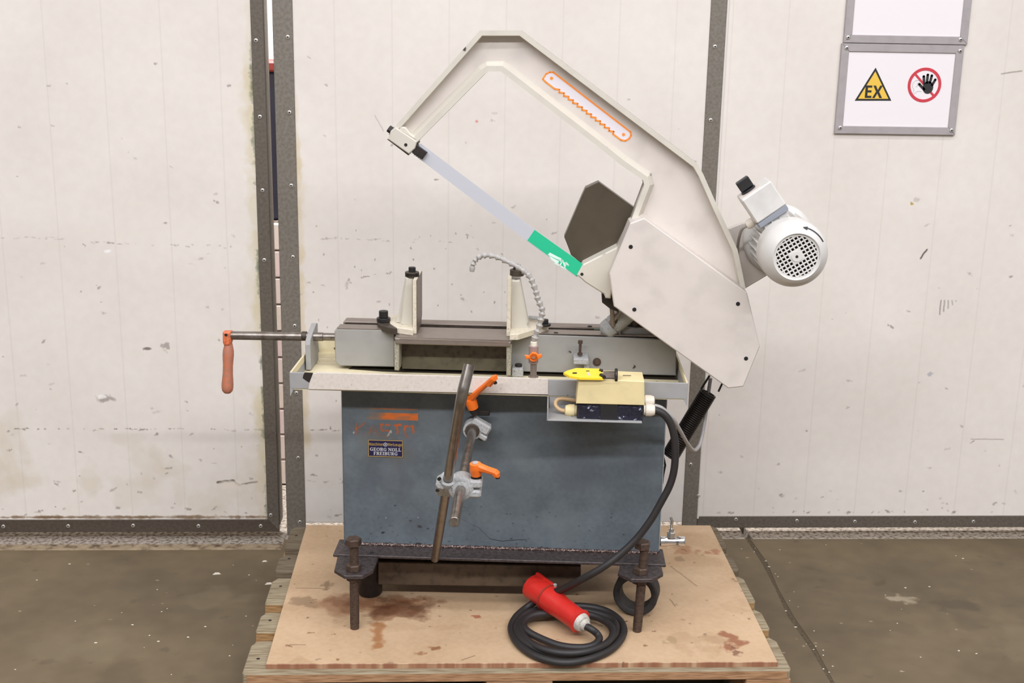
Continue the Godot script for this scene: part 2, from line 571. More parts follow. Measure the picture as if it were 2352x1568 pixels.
# ---------------------------------------------------------------- the hall
const WX0 := -1.95
const WK := 499.5
func wp(p: Vector2) -> Vector2:
	return Vector2((p.x - WX0) * WK, (2.05 - p.y) * WK)

func wall_picture() -> ImageTexture:
	var im := base_image(2048, 1024, C8(222, 214, 204), C8(236, 229, 220), 0.004, 0.05, 11)
	var r := RandomNumberGenerator.new()
	r.seed = 4
	var dk := C8(120, 110, 98)
	# faint upright ribs of the sandwich sheets
	for i in 27:
		var x := WX0 + 0.08 + i * 0.155
		line(im, wp(Vector2(x, 0.0)), wp(Vector2(x, 2.0)), 1.3, C8(190, 182, 172), 0.16, 0.0, 0.0)
	# dashed scrapes along the sheets
	scrape(im, wp(Vector2(-1.4088, 0.9123)), wp(Vector2(-1.1944, 0.9107)), dk, 0.25 * 1.25)
	scrape(im, wp(Vector2(-1.1711, 0.9011)), wp(Vector2(-0.7378, 0.893)), dk, 0.32 * 1.25)
	scrape(im, wp(Vector2(-1.4564, 0.3529)), wp(Vector2(-0.6946, 0.352)), C8(110, 100, 90), 0.6 * 1.25)
	scrape(im, wp(Vector2(-0.5744, 0.3536)), wp(Vector2(-0.473, 0.3525)), C8(110, 100, 90), 0.55 * 1.25)
	scrape(im, wp(Vector2(-0.5783, 0.1908)), wp(Vector2(-0.4758, 0.188)), dk, 0.35 * 1.25)
	scrape(im, wp(Vector2(-0.5669, 0.9206)), wp(Vector2(-0.1263, 0.9113)), dk, 0.32 * 1.25)
	scrape(im, wp(Vector2(-0.5273, 0.7834)), wp(Vector2(-0.3173, 0.8256)), dk, 0.65 * 1.25)
	scrape(im, wp(Vector2(-0.4714, 0.8091)), wp(Vector2(-0.4397, 0.793)), dk, 0.5 * 1.25)
	scrape(im, wp(Vector2(-0.9042, 0.8305)), wp(Vector2(-0.8231, 0.881)), dk, 0.3 * 1.25)
	line(im, wp(Vector2(1.4121, 0.3264)), wp(Vector2(1.5114, 0.3252)), 1.2, dk, 0.45)
	line(im, wp(Vector2(1.3765, 1.4032)), wp(Vector2(1.4352, 1.4113)), 1.3, dk, 0.6)
	line(im, wp(Vector2(1.2003, 0.8784)), wp(Vector2(1.2182, 0.9041)), 1.6, C8(70, 62, 56), 0.9)
	for k in 5:
		line(im, wp(Vector2(1.2728, 0.7526) + Vector2(k * 0.011, 0)), wp(Vector2(1.276, 0.7108) + Vector2(k * 0.011, 0.01 * k)), 1.4, C8(120, 112, 106), 0.7 - 0.1 * k)
	line(im, wp(Vector2(-0.3683, 1.2616)), wp(Vector2(-0.3448, 1.2205)), 1.0, dk, 0.4)
	# dents and scuffs
	blot(im, wp(Vector2(-1.1526, 0.4448)), Vector2(14, 7), C8(150, 140, 132), 0.7, 0.6)
	blot(im, wp(Vector2(-1.1622, 0.4501)), Vector2(9, 4), C8(248, 244, 238), 0.8, 0.4)
	blot(im, wp(Vector2(-0.9705, 0.6044)), Vector2(8, 6), C8(140, 130, 122), 0.6, 0.8)
	blot(im, wp(Vector2(-1.0251, 0.595)), Vector2(8, 2.5), C8(110, 100, 92), 0.8, 0.5)
	blot(im, wp(Vector2(-1.1188, 0.8769)), Vector2(6, 3), C8(246, 244, 240), 0.9, 0.5)
	blot(im, wp(Vector2(-0.0879, 1.2502)), Vector2(2.2, 2.2), C8(220, 120, 110), 0.7, 0.3)
	blot(im, wp(Vector2(1.1588, 1.0359)), Vector2(3, 2.4), C8(170, 140, 60), 0.8, 0.4, 0.6)
	blot(im, wp(Vector2(1.1715, 1.0473)), Vector2(6, 4), C8(190, 182, 170), 0.6, 0.4)
	blot(im, wp(Vector2(1.265, 0.5304)), Vector2(6, 4), C8(160, 158, 168), 0.6, 0.4)
	blot(im, wp(Vector2(-0.4534, 0.784)), Vector2(3, 6), C8(160, 150, 142), 0.4, 0.7)
	# torn dent low on the left leaf
	line(im, wp(Vector2(-0.8438, 0.1894)), wp(Vector2(-0.7953, 0.1935)), 2.4, C8(70, 60, 52), 0.95)
	line(im, wp(Vector2(-0.7953, 0.1935)), wp(Vector2(-0.778, 0.1798)), 2.2, C8(80, 70, 62), 0.9)
	line(im, wp(Vector2(-0.778, 0.1798)), wp(Vector2(-0.7253, 0.1908)), 1.8, C8(110, 100, 90), 0.7)
	blot(im, wp(Vector2(-0.8085, 0.1812)), Vector2(22, 8), C8(236, 226, 214), 0.8, 0.5)
	# yellow and green grime where the sheet meets the left steel edge
	for i in 46:
		var y := r.randf_range(0.07, 1.5)
		blot(im, wp(Vector2(-0.703, y)), Vector2(r.randf_range(4, 17), r.randf_range(12, 50)), C8(206, 192, 150), 0.16, 0.8)
	for i in 60:
		var y := r.randf_range(0.07, 1.45)
		blot(im, wp(Vector2(-0.7, y)), Vector2(r.randf_range(1.5, 4), r.randf_range(4, 14)), C8(112, 118, 96), 0.34, 0.9)
	for i in 40:
		var y := r.randf_range(0.3, 1.3)
		blot(im, wp(Vector2(-0.582, y)), Vector2(r.randf_range(3, 10), r.randf_range(8, 40)), C8(214, 196, 162), 0.25, 0.6)
	# rust and mud along the bottom edge
	for i in 60:
		blot(im, wp(Vector2(r.randf_range(-1.7, -0.68), 0.078)), Vector2(r.randf_range(4, 30), r.randf_range(0.8, 3.2)), C8(122, 98, 74), r.randf_range(0.25, 0.6), 0.9)
	for i in 30:
		blot(im, wp(Vector2(r.randf_range(-1.7, -0.6), r.randf_range(0.1, 0.35))), Vector2(r.randf_range(10, 40), r.randf_range(10, 40)), C8(206, 192, 168), 0.2, 0.6)
	# small knocks, thicker towards the floor
	for i in 460:
		var x := r.randf_range(-1.65, 1.75)
		var y := 0.06 + 1.4 * pow(r.randf(), 2.2)
		if x > 0.6:
			y = 0.09 + 0.9 * pow(r.randf(), 3.5)
			if r.randf() < 0.4:
				continue
		var q := r.randf_range(0.7, 2.3)
		blot(im, wp(Vector2(x, y)), Vector2(q * r.randf_range(1.0, 3.0), q), C8(126, 116, 106), r.randf_range(0.15, 0.6), 0.8, r.randf_range(-0.7, 0.7))
	for i in 70:
		var q := r.randf_range(0.6, 1.4)
		blot(im, wp(Vector2(r.randf_range(-0.58, 0.0), r.randf_range(0.35, 1.0))), Vector2(q, q * 1.5), C8(130, 118, 106), 0.6, 0.8)
	return ImageTexture.create_from_image(im)

func leaf(poly: PackedVector2Array, z0: float, z1: float) -> G:
	var g := G.new()
	g.uvm = 1
	g.uo = Vector2(WX0, 2.05)
	g.us = Vector2(WK / 2048.0, -WK / 1024.0)
	return g.prism(poly, z0, z1, 0.002)

func rect(x0: float, y0: float, x1: float, y1: float) -> PackedVector2Array:
	return PackedVector2Array([Vector2(x0, y0), Vector2(x1, y0), Vector2(x1, y1), Vector2(x0, y1)])

func rivets(ps: PackedVector2Array, parent: Node, z := -1.0285) -> void:
	var me := G.new().lathe(PackedVector2Array([Vector2(0.0058, 0), Vector2(0.0056, 0.0014), Vector2(0.0042, 0.0024), Vector2(0.0021, 0.0026)]), 14).s.commit()
	me = G.new().lathe(PackedVector2Array([Vector2(0.0021, 0.0026), Vector2(0.0018, 0.0012), Vector2(0, 0.0012)]), 10).s.commit(me)
	me.surface_set_material(0, m.rivet)
	me.surface_set_material(1, m.hole)
	for p in ps:
		var o := MeshInstance3D.new()
		o.mesh = me
		o.name = "rivet"
		parent.add_child(o, true)
		o.transform = along(Vector3(p.x, p.y, z), Vector3(0, 0, 1))

func room() -> void:
	var wm := M(Color.WHITE, 0.45)
	wm.albedo_texture = wall_picture()
	m.wall = wm
	# left sliding leaf with its mitred steel edging
	var d := P("door_1", leaf(rect(-4.0, 0.045, -0.6645, 4.4), -1.1, -1.032), wm)
	tag(d, "white insulated sliding door leaf at left with riveted steel edge strip", "door", "", "structure")
	var e := P("edge_strip", G.new().prism(PackedVector2Array([Vector2(-0.698, 0.0705), Vector2(-0.6635, 0.031), Vector2(-0.661, 4.4), Vector2(-0.6955, 4.4)]), -1.036, -1.0285, 0.0012), m.strip2, d)
	rivets(PackedVector2Array([Vector2(-0.6845, 1.4563), Vector2(-0.6808, 1.2535), Vector2(-0.6804, 1.0517), Vector2(-0.682, 0.8549), Vector2(-0.6878, 0.0845)]), e)
	P("side_return", G.new().box(Vector3(-0.6632, 2.2, -1.067), Vector3(0.003, 4.3, 0.06)), m.strip, d)
	e = P("bottom_strip", G.new().prism(PackedVector2Array([Vector2(-4, 0.031), Vector2(-0.6635, 0.031), Vector2(-0.699, 0.07), Vector2(-4, 0.07)]), -1.036, -1.0285, 0.0012), m.stripdirty, d)
	rivets(PackedVector2Array([Vector2(-1.4721, 0.0497), Vector2(-1.2835, 0.0507), Vector2(-1.0939, 0.0518), Vector2(-0.9022, 0.05), Vector2(-0.7185, 0.0497)]), e)
	# middle leaf
	d = P("door_2", leaf(rect(-0.634, 0.058, 0.592, 4.4), -1.1, -1.032), wm)
	tag(d, "white insulated door leaf in the middle behind the saw, steel strip on its left edge", "door", "", "structure")
	e = P("edge_strip", G.new().prism(PackedVector2Array([Vector2(-0.641, 0.02), Vector2(-0.5855, 0.02), Vector2(-0.583, 4.4), Vector2(-0.6345, 4.4)]), -1.036, -1.0285, 0.0012), m.strip, d)
	rivets(PackedVector2Array([Vector2(-0.5991, 1.4669), Vector2(-0.6, 1.2665), Vector2(-0.6007, 1.066), Vector2(-0.6013, 0.8644), Vector2(-0.6017, 0.6645), Vector2(-0.6019, 0.464), Vector2(-0.602, 0.2645), Vector2(-0.6021, 0.0621)]), e)
	P("side_return", G.new().box(Vector3(-0.6345, 2.2, -1.067), Vector3(0.003, 4.3, 0.06)), m.strip, d)
	# right part of the wall with its own strips
	d = P("wall_back", leaf(rect(0.592, 0.06, 4.6, 4.4), -1.1, -1.0315), wm)
	tag(d, "white wall panel at right with riveted grey steel strip along its foot", "wall", "", "structure")
	e = P("edge_strip", G.new().prism(PackedVector2Array([Vector2(0.549, 0.04), Vector2(0.594, 0.04), Vector2(0.589, 4.4), Vector2(0.5475, 4.4)]), -1.036, -1.0285, 0.0012), m.strip, d)
	rivets(PackedVector2Array([Vector2(0.5654, 1.4615), Vector2(0.5651, 1.262), Vector2(0.5643, 0.245), Vector2(0.5937, 0.1447)]), e)
	P("edge_highlight", G.new().box(Vector3(0.5955, 2.22, -1.03), Vector3(0.006, 4.3, 0.008), 0.002), m.white, d)  # white strip standing in for the highlight along the panel edge
	e = P("bottom_strip", G.new().prism(PackedVector2Array([Vector2(0.5945, 0.0405), Vector2(4.6, 0.0425), Vector2(4.6, 0.081), Vector2(0.5945, 0.078)]), -1.036, -1.0285, 0.0012), m.strip2, d)
	rivets(PackedVector2Array([Vector2(0.7127, 0.0684), Vector2(0.9006, 0.0638), Vector2(1.08, 0.0607), Vector2(1.267, 0.059), Vector2(1.4491, 0.0601)]), e)
	# the hall round the picture
	tag(P("wall_left", G.new().box(Vector3(-4.1, 2.2, 1.5), Vector3(0.2, 4.6, 9.4)), m.hall), "plain grey side wall of the hall at left, outside the picture", "wall", "", "structure")
	tag(P("wall_right", G.new().box(Vector3(4.7, 2.2, 1.5), Vector3(0.2, 4.6, 9.4)), m.hall), "plain grey side wall of the hall at right, outside the picture", "wall", "", "structure")
	tag(P("wall_front", G.new().box(Vector3(0.3, 2.2, 6.2), Vector3(9.0, 4.6, 0.2)), m.hall), "plain grey end wall of the hall behind the viewer", "wall", "", "structure")
	tag(P("ceiling", G.new().box(Vector3(0.3, 4.55, 1.5), Vector3(9.0, 0.3, 9.6)), m.hall), "plain grey ceiling of the hall above the lamps", "ceiling", "", "structure")
	var rear := P("wall_rear", G.new().box(Vector3(0.3, 2.2, -2.75), Vector3(9.0, 4.6, 0.2)), m.white)
	tag(rear, "pale masonry wall seen through the gap between the two door leaves", "wall", "", "structure")
	var pier := P("wall_plinth", G.new().box(Vector3(-0.83, 0.445, -1.64), Vector3(0.6, 0.89, 0.26)), m.conc)
	tag(pier, "low pale brick plinth seen through the gap between the door leaves", "wall", "", "structure")
	for i in 10:
		P("brick", G.new().box(Vector3(-0.8 + 0.06 * (i % 2), 0.0465 + i * 0.0885, -1.505), Vector3(0.3, 0.083, 0.03), 0.003), M(C8(238, 230 - 4 * (i % 3), 224), 0.8), pier)
	var cab := thing("cabinet", "dark blue cabinet with a red top seen through the door gap", "cabinet", Vector3(-0.76, 0.892, -1.64))
	P("carcass", G.new().box(Vector3(0, 0.232, 0), Vector3(0.4, 0.464, 0.24), 0.008), m.navy, cab)
	P("top_cover", G.new().box(Vector3(0, 0.48, 0), Vector3(0.41, 0.032, 0.25), 0.006), m.redpaint, cab)
	floor_()

func floor_() -> void:
	# concrete floor in two slabs with a dirty joint between
	var im := base_image(1024, 1024, C8(86, 73, 53), C8(118, 103, 78), 0.006, 0.04, 31)
	var r := RandomNumberGenerator.new()
	r.seed = 9
	var k := 1024.0 / 3.4
	var o := Vector2(-1.7, -1.3)
	for i in 1100:
		var q := 0.7 + 4.0 * pow(r.randf(), 2.5)
		blot(im, Vector2(r.randf_range(0, 1023), r.randf_range(0, 1023)), Vector2(q * r.randf_range(1, 2.4), q), C8(84, 72, 54), r.randf_range(0.2, 0.6), 0.7, r.randf_range(-1, 1))
	for i in 60:
		blot(im, Vector2(r.randf_range(0, 1023), r.randf_range(0, 1023)), Vector2(r.randf_range(20, 70), r.randf_range(10, 40)), C8(78, 66, 48) if i % 2 else C8(134, 122, 98), 0.22, 0.9)
	for i in 160:
		var q := r.randf_range(0.5, 1.1)
		blot(im, Vector2(r.randf_range(0, 1023), r.randf_range(0, 1023)), Vector2(q * 1.4, q), C8(196, 184, 160), r.randf_range(0.4, 0.9), 0.5)
	blot(im, (Vector2(1.0844, -0.6306) - o) * k, Vector2(11, 8), C8(186, 176, 152), 0.55, 0.9)
	blot(im, (Vector2(1.217, -0.59) - o) * k, Vector2(20, 12), C8(74, 64, 50), 0.5, 0.8)
	blot(im, (Vector2(1.0605, -0.7313) - o) * k, Vector2(6, 6), C8(80, 66, 46), 0.6, 0.8)
	var fm := M(Color.WHITE, 0.62)
	fm.albedo_texture = ImageTexture.create_from_image(im)
	m.floor = fm
	var g := G.new()
	g.uvm = 2
	g.uo = o
	g.us = Vector2(k / 1024.0, k / 1024.0)
	var jl := []
	r.seed = 77
	for i in 42:
		var z := -1.04 + i * 0.17
		jl.append(Vector2(0.752 + 0.006 * sin(i * 1.7) + r.randf_range(-0.003, 0.003), z))
	for i in 41:
		var a: Vector2 = jl[i]
		var b: Vector2 = jl[i + 1]
		g.quad(Vector3(-4.2, 0, b.y), Vector3(b.x, 0, b.y), Vector3(a.x, 0, a.y), Vector3(-4.2, 0, a.y))
		var w := 0.0135 + 0.005 * sin(i * 2.3)
		var w2 := 0.0135 + 0.005 * sin((i + 1) * 2.3)
		g.quad(Vector3(b.x + w2, 0, b.y), Vector3(4.8, 0, b.y), Vector3(4.8, 0, a.y), Vector3(a.x + w, 0, a.y))
		g.quad(Vector3(b.x, -0.02, b.y), Vector3(b.x, 0, b.y), Vector3(a.x, 0, a.y), Vector3(a.x, -0.02, a.y))
		g.quad(Vector3(a.x + w, -0.02, a.y), Vector3(a.x + w, 0, a.y), Vector3(b.x + w2, 0, b.y), Vector3(b.x + w2, -0.02, b.y))
	g.box(Vector3(0.3, -0.2, 1.5), Vector3(9.2, 0.3, 9.6))
	var f := P("floor", g, fm)
	tag(f, "brown worn concrete floor with a dark joint at right", "floor", "", "structure")
	P("joint_dirt", G.new().box(Vector3(0.765, -0.027, 2.6), Vector3(0.06, 0.052, 7.3)), m.concdark, f)
	P("threshold", G.new().box(Vector3(-2.4, -0.03, -1.06), Vector3(3.5, 0.064, 0.185), 0.003).box(Vector3(0.05, -0.03, -1.095), Vector3(1.4, 0.064, 0.115), 0.003), m.conc, f, "pale rough concrete sill under the doors")
	P("sill_edge", G.new().box(Vector3(-2.4, -0.0285, -0.986), Vector3(3.5, 0.064, 0.036), 0.003), M(C8(168, 148, 120), 0.8, 0.0, m.conc.albedo_texture, 1.5), f)
	P("threshold", G.new().box(Vector3(2.7, -0.03, -1.1), Vector3(3.86, 0.062, 0.13), 0.003), m.conc, f, "grey concrete sill under the right wall panel")
	P("rear_slab", G.new().box(Vector3(0.3, -0.05, -1.95), Vector3(9.0, 0.1, 1.6)), m.conc, f)
	# paint flakes and crumbs lying about
	var fl := G.new()
	r.seed = 5
	for i in 100:
		var p := Vector3(r.randf_range(-1.5, -0.66), 0.001, r.randf_range(-0.95, 0.1))
		if i > 50:
			p = Vector3(r.randf_range(0.68, 1.7), 0.001, r.randf_range(-1.0, 0.1))
		if i > 76:
			p = Vector3(0.765 + r.randfn(0, 0.02), 0.001, r.randf_range(-1.0, 0.0))
		var q := r.randf_range(0.0008, 0.0026)
		var an := r.randf_range(0, TAU)
		var poly := PackedVector2Array()
		for j in 5:
			poly.append(Vector2(p.x, -p.z) + Vector2(cos(an + j * 1.25) * q * r.randf_range(0.7, 2.0), sin(an + j * 1.25) * q))
		if Geometry2D.triangulate_polygon(poly).size() > 0:
			fl.slab(poly, 0.0004, 0.0014)
	for c in [[Vector2(-0.8079, -0.801), 0.011], [Vector2(-0.6868, -0.8837), 0.007], [Vector2(-0.6529, -0.7359), 0.011]]:
		fl.slab(PackedVector2Array([Vector2(c[0].x - c[1], -c[0].y - 0.3 * c[1]), Vector2(c[0].x + c[1], -c[0].y), Vector2(c[0].x + 0.3 * c[1], -c[0].y + 0.9 * c[1]), Vector2(c[0].x - 0.6 * c[1], -c[0].y + 0.8 * c[1])]), 0.0004, 0.002)
	var lf := P("paint_flakes", fl, m.flake)
	tag(lf, "pale paint flakes and crumbs scattered over the concrete floor", "debris", "", "stuff")

func frame(t: Node3D, x0: float, y0: float, x1: float, y1: float, w: float, screws: PackedVector2Array) -> void:
	P("paper_sheet", G.new().box(Vector3((x0 + x1) / 2, (y0 + y1) / 2, -1.0275), Vector3(x1 - x0 - w, y1 - y0 - w, 0.003)), m.paper, t)
	var fr := G.new()
	fr.prism(PackedVector2Array([Vector2(x0, y0), Vector2(x1, y0), Vector2(x1 - w, y0 + w), Vector2(x0 + w, y0 + w)]), -1.031, -1.0225, 0.0015)
	fr.prism(PackedVector2Array([Vector2(x0, y1), Vector2(x1, y1), Vector2(x1 - w, y1 - w), Vector2(x0 + w, y1 - w)]), -1.031, -1.0225, 0.0015)
	fr.prism(PackedVector2Array([Vector2(x0, y0), Vector2(x0, y1), Vector2(x0 + w, y1 - w), Vector2(x0 + w, y0 + w)]), -1.031, -1.0225, 0.0015)
	fr.prism(PackedVector2Array([Vector2(x1, y0), Vector2(x1, y1), Vector2(x1 - w, y1 - w), Vector2(x1 - w, y0 + w)]), -1.031, -1.0225, 0.0015)
	var f := P("metal_frame", fr, m.plate, t)
	rivets(screws, f, -1.0225)

func signs() -> void:
	var t := thing("warning_sign", "framed white sign with yellow EX triangle and red no-entry hand symbol", "sign")
	frame(t, 0.9165, 1.2305, 1.2605, 1.4765, 0.022, PackedVector2Array([Vector2(0.9307, 1.4642), Vector2(1.2498, 1.4614), Vector2(0.9311, 1.2467), Vector2(1.2489, 1.2439)]))
	var z := -1.026
	# yellow triangle
	var tr: PackedVector2Array = G.ccw(PackedVector2Array([Vector2(1.0174, 1.4128), Vector2(1.0703, 1.3233), Vector2(0.9666, 1.3218)]))
	var tb := P("triangle_symbol", G.new().prism(tr, z, z + 0.0006), m.signblack, t)
	P("triangle_field", G.new().prism(G.inset(tr, 0.0052), z + 0.0006, z + 0.001), m.signyellow, tb)
	var c: Vector2 = Vector2(1.0162, 1.3464)
	text("lettering", "EX", 0.047, m.signblack, Vector3(c.x, c.y, z + 0.0013), tb, true, "Droid Sans", 0.95)
	# prohibition ring with a raised hand
	c = Vector2(1.1599, 1.3677)
	var rg := P("prohibition_symbol", G.new().ring(c, 0.0395, 0.0475, z, z + 0.0008), m.signred, t)
	P("slash", G.new().stroke(PackedVector2Array([c + Vector2(-0.029, 0.029), c + Vector2(0.029, -0.029)]), 0.0062, z, z + 0.0007), m.signred, rg)
	var h := G.new()
	var hc := c + Vector2(0.0105, -0.0065)
	h.disc(hc, 0.0148, z + 0.0007, z + 0.0013, 20, 0.0172)
	for a in [[-0.012, 0.010, -0.015, 0.030], [-0.0045, 0.012, -0.004, 0.0345], [0.004, 0.012, 0.0075, 0.0325], [0.0105, 0.006, 0.0185, 0.0215], [-0.010, -0.006, -0.0255, 0.0085]]:
		var p0 := hc + Vector2(a[0], a[1])
		var p1 := hc + Vector2(a[2], a[3])
		h.stroke(PackedVector2Array([p0, p1]), 0.0068, z + 0.0007, z + 0.0013)
		h.disc(p1, 0.0034, z + 0.0007, z + 0.0013, 10)
	P("hand_symbol", h, m.signblack, rg)
	var fc := G.new()
	var fo := c + Vector2(-0.022, 0.0)
	fc.stroke(PackedVector2Array([fo + Vector2(0.006, 0.012), fo + Vector2(-0.004, 0.012), fo + Vector2(-0.011, 0.004), fo + Vector2(-0.011, -0.007), fo + Vector2(-0.006, -0.014), fo + Vector2(-0.009, -0.024)]), 0.0008, z, z + 0.0006)
	fc.stroke(PackedVector2Array([fo + Vector2(-0.003, -0.006), fo + Vector2(0.002, -0.003), fo + Vector2(0.001, 0.004), fo + Vector2(0.006, 0.006)]), 0.0008, z, z + 0.0006)
	fc.stroke(PackedVector2Array([fo + Vector2(-0.006, -0.026), fo + Vector2(0.004, -0.017), fo + Vector2(0.016, -0.018)]), 0.0008, z, z + 0.0006)
	P("face_outline", fc, m.signgrey, rg)
	t = thing("blank_sign", "blank white sheet in a metal frame above the warning sign", "sign")
	frame(t, 0.921, 1.478, 1.268, 1.73, 0.022, PackedVector2Array([Vector2(0.9319, 1.4923), Vector2(1.2477, 1.4919)]))

func pallet() -> void:
	var t := thing("pallet", "weathered wooden pallet under the hardboard sheet and saw", "pallet")
	var zs := [[0.0, 0.146], [0.186, 0.286], [0.3275, 0.4725], [0.51, 0.613], [0.655, 0.8]]
	var mats := [m.woodgrey, m.woodgrey, m.woodgrey, m.wooddark, m.wooddark]
	var xl := [-0.6, -0.6, -0.6, -0.601, -0.596]
	for i in 5:
		var z0: float = -zs[i][0]
		var z1: float = -zs[i][1]
		var c := 0.008
		var poly := PackedVector2Array([Vector2(xl[i], -z0 + c), Vector2(xl[i] + c * 0.5, -z0), Vector2(0.6 - c * 0.5, -z0), Vector2(0.6, -z0 + c), Vector2(0.6, -z1 - 2 * c), Vector2(0.6 - 1.4 * c, -z1), Vector2(xl[i] + 1.6 * c, -z1), Vector2(xl[i], -z1 - 2.4 * c)])
		var b := P("board", G.new().slab(poly, 0.122, 0.144, 0.002), mats[i], t)
		var cut: Material = m.woodcut if i in [1, 2, 0] else m.wooddark
		if i == 0:
			P("cut_face", G.new().box(Vector3(0, 0.132, z0 + 0.0006), Vector3(1.18, 0.018, 0.0012)), m.woodpink, b)
		else:
			P("cut_face", G.new().box(Vector3(xl[i] + 0.049, 0.133, z0 + 0.0006), Vector3(0.094, 0.019, 0.0012)), cut, b)
			P("cut_face", G.new().box(Vector3(0.55, 0.133, z0 + 0.0006), Vector3(0.09, 0.019, 0.0012)), cut, b)
		for x: float in [-0.575, -0.53, 0.03, 0.575]:
			P("nail", G.new().at(Transform3D(Basis.IDENTITY, Vector3(x, 0.1433, (z0 + z1) * 0.5 - 0.01 + 0.02 * sin(x * 40 + i)))).cyl(0.0042, 0, 0.0008, 8), m.hole, b)
	for x: float in [-0.55, 0.0, 0.55]:
		P("stringer", G.new().box(Vector3(x, 0.111, -0.4), Vector3(0.1 if x else 0.145, 0.022, 0.8), 0.002), m.woodpink, t)
		P("bottom_board", G.new().box(Vector3(x, 0.011, -0.4), Vector3(0.1 if x else 0.145, 0.022, 0.8), 0.002), m.wooddark, t)
		for z: float in [-0.0725, -0.4, -0.7275]:
			P("block", G.new().box(Vector3(x, 0.061, z), Vector3(0.1 if x else 0.145, 0.078, 0.14), 0.003), m.woodpink, t)
	# hardboard sheet with oil stains
	var im := base_image(1024, 720, C8(178, 148, 114), C8(204, 175, 142), 0.005, 0.06, 51)
	var r := RandomNumberGenerator.new()
	r.seed = 12
	var k := 1024.0 / 1.14
	var o := Vector2(-0.56, -0.79)
	var rust := C8(108, 62, 34)
	var grime := C8(120, 96, 70)
	for i in 6:
		blot(im, (Vector2(-0.3322, -0.2731) - o) * k + Vector2(r.randf_range(-60, 70), r.randf_range(-40, 34)), Vector2(r.randf_range(40, 80), r.randf_range(24, 50)), rust, 0.4, 0.9)
	blot(im, (Vector2(-0.2857, -0.2725) - o) * k, Vector2(90, 50), C8(84, 48, 28), 0.6, 0.9)
	blot(im, (Vector2(-0.4219, -0.2966) - o) * k, Vector2(50, 60), rust, 0.4, 0.8)
	blot(im, (Vector2(-0.3169, -0.1545) - o) * k, Vector2(18, 60), C8(150, 96, 54), 0.7, 0.7)
	blot(im, (Vector2(-0.5122, -0.3158) - o) * k, Vector2(34, 30), grime, 0.55, 0.9)
	blot(im, (Vector2(-0.4585, -0.4027) - o) * k, Vector2(14, 22), grime, 0.7, 0.7)
	blot(im, (Vector2(-0.2292, -0.2832) - o) * k, Vector2(30, 22), C8(86, 54, 34), 0.5, 0.8)
	blot(im, (Vector2(0.4864, -0.1093) - o) * k, Vector2(26, 36), C8(140, 88, 60), 0.85, 0.9)
	blot(im, (Vector2(0.4881, -0.0591) - o) * k, Vector2(10, 16), C8(110, 72, 52), 0.7, 0.8)
	blot(im, (Vector2(0.4738, -0.6126) - o) * k, Vector2(36, 26), C8(150, 104, 70), 0.6, 0.8)
	blot(im, (Vector2(0.4483, -0.5493) - o) * k, Vector2(14, 20), grime, 0.5, 0.8)
	blot(im, (Vector2(0.5503, -0.5953) - o) * k, Vector2(20, 14), C8(150, 94, 62), 0.6, 0.9)
	blot(im, (Vector2(0.3502, -0.1151) - o) * k, Vector2(16, 20), C8(158, 134, 100), 0.6, 0.9)
	blot(im, (Vector2(-0.1847, -0.086) - o) * k, Vector2(16, 9), C8(130, 84, 54), 0.8, 0.6)
	blot(im, (Vector2(-0.0895, -0.237) - o) * k, Vector2(12, 10), C8(150, 78, 54), 0.7, 0.7)
	blot(im, (Vector2(-0.2181, -0.0629) - o) * k, Vector2(12, 8), C8(140, 96, 64), 0.7, 0.6)
	line(im, (Vector2(0.4184, -0.5094) - o) * k, (Vector2(0.4644, -0.3942) - o) * k, 2.0, grime, 0.5)
	line(im, (Vector2(0.384, -0.3228) - o) * k, (Vector2(0.3899, -0.2833) - o) * k, 2.0, grime, 0.6)
	line(im, (Vector2(-0.5111, -0.1062) - o) * k, (Vector2(-0.4772, -0.1058) - o) * k, 2.0, grime, 0.7)
	line(im, (Vector2(-0.5341, -0.3913) - o) * k, (Vector2(-0.4677, -0.3883) - o) * k, 2.0, grime, 0.6)
	line(im, (Vector2(-0.1267, -0.0328) - o) * k, (Vector2(-0.0977, -0.0516) - o) * k, 2.0, grime, 0.7)
	for i in 26:
		blot(im, Vector2(r.randf_range(0, 1023), r.randf_range(0, 719)), Vector2(r.randf_range(30, 110), r.randf_range(14, 50)), C8(150, 118, 84), r.randf_range(0.08, 0.24), 0.9)
	for i in 170:
		var q := r.randf_range(0.8, 4.6)
		blot(im, Vector2(r.randf_range(0, 1023), r.randf_range(0, 719)), Vector2(q * r.randf_range(1, 2), q), [C8(110, 72, 46), C8(128, 104, 76), C8(78, 60, 46)][i % 3], r.randf_range(0.3, 0.8), 0.8, r.randf_range(-1, 1))
	line(im, (Vector2(-0.551, -0.0195) - o) * k, (Vector2(0.5715, -0.0125) - o) * k, 2.6, C8(142, 94, 68), 1.0)
	var hm := M(Color.WHITE, 0.6)
	hm.albedo_texture = ImageTexture.create_from_image(im)
	var g := G.new()
	g.uvm = 2
	g.uo = o
	g.us = Vector2(k / 1024.0, k / 720.0)
	g.slab(PackedVector2Array([Vector2(-0.551, 0.0205), Vector2(0.5715, 0.0135), Vector2(0.578, 0.778), Vector2(-0.552, 0.785)]), 0.1442, 0.156, 0.001)
	var hb := P("hardboard_sheet", g, hm)
	tag(hb, "tan oil-stained hardboard sheet lying on the pallet under the saw", "board")

# ---------------------------------------------------------------- the hacksaw
func bolt_up(g: G, at: Vector3, r: float, h: float, shank: float) -> G:
	g.at(Transform3D(Basis.IDENTITY, at))
	g.hexn(r, 0, h, r * 0.15)
	if shank > 0.0:
		g.cyl(r * 0.55, -shank, 0, 14)
	g.x = Transform3D()
	return g

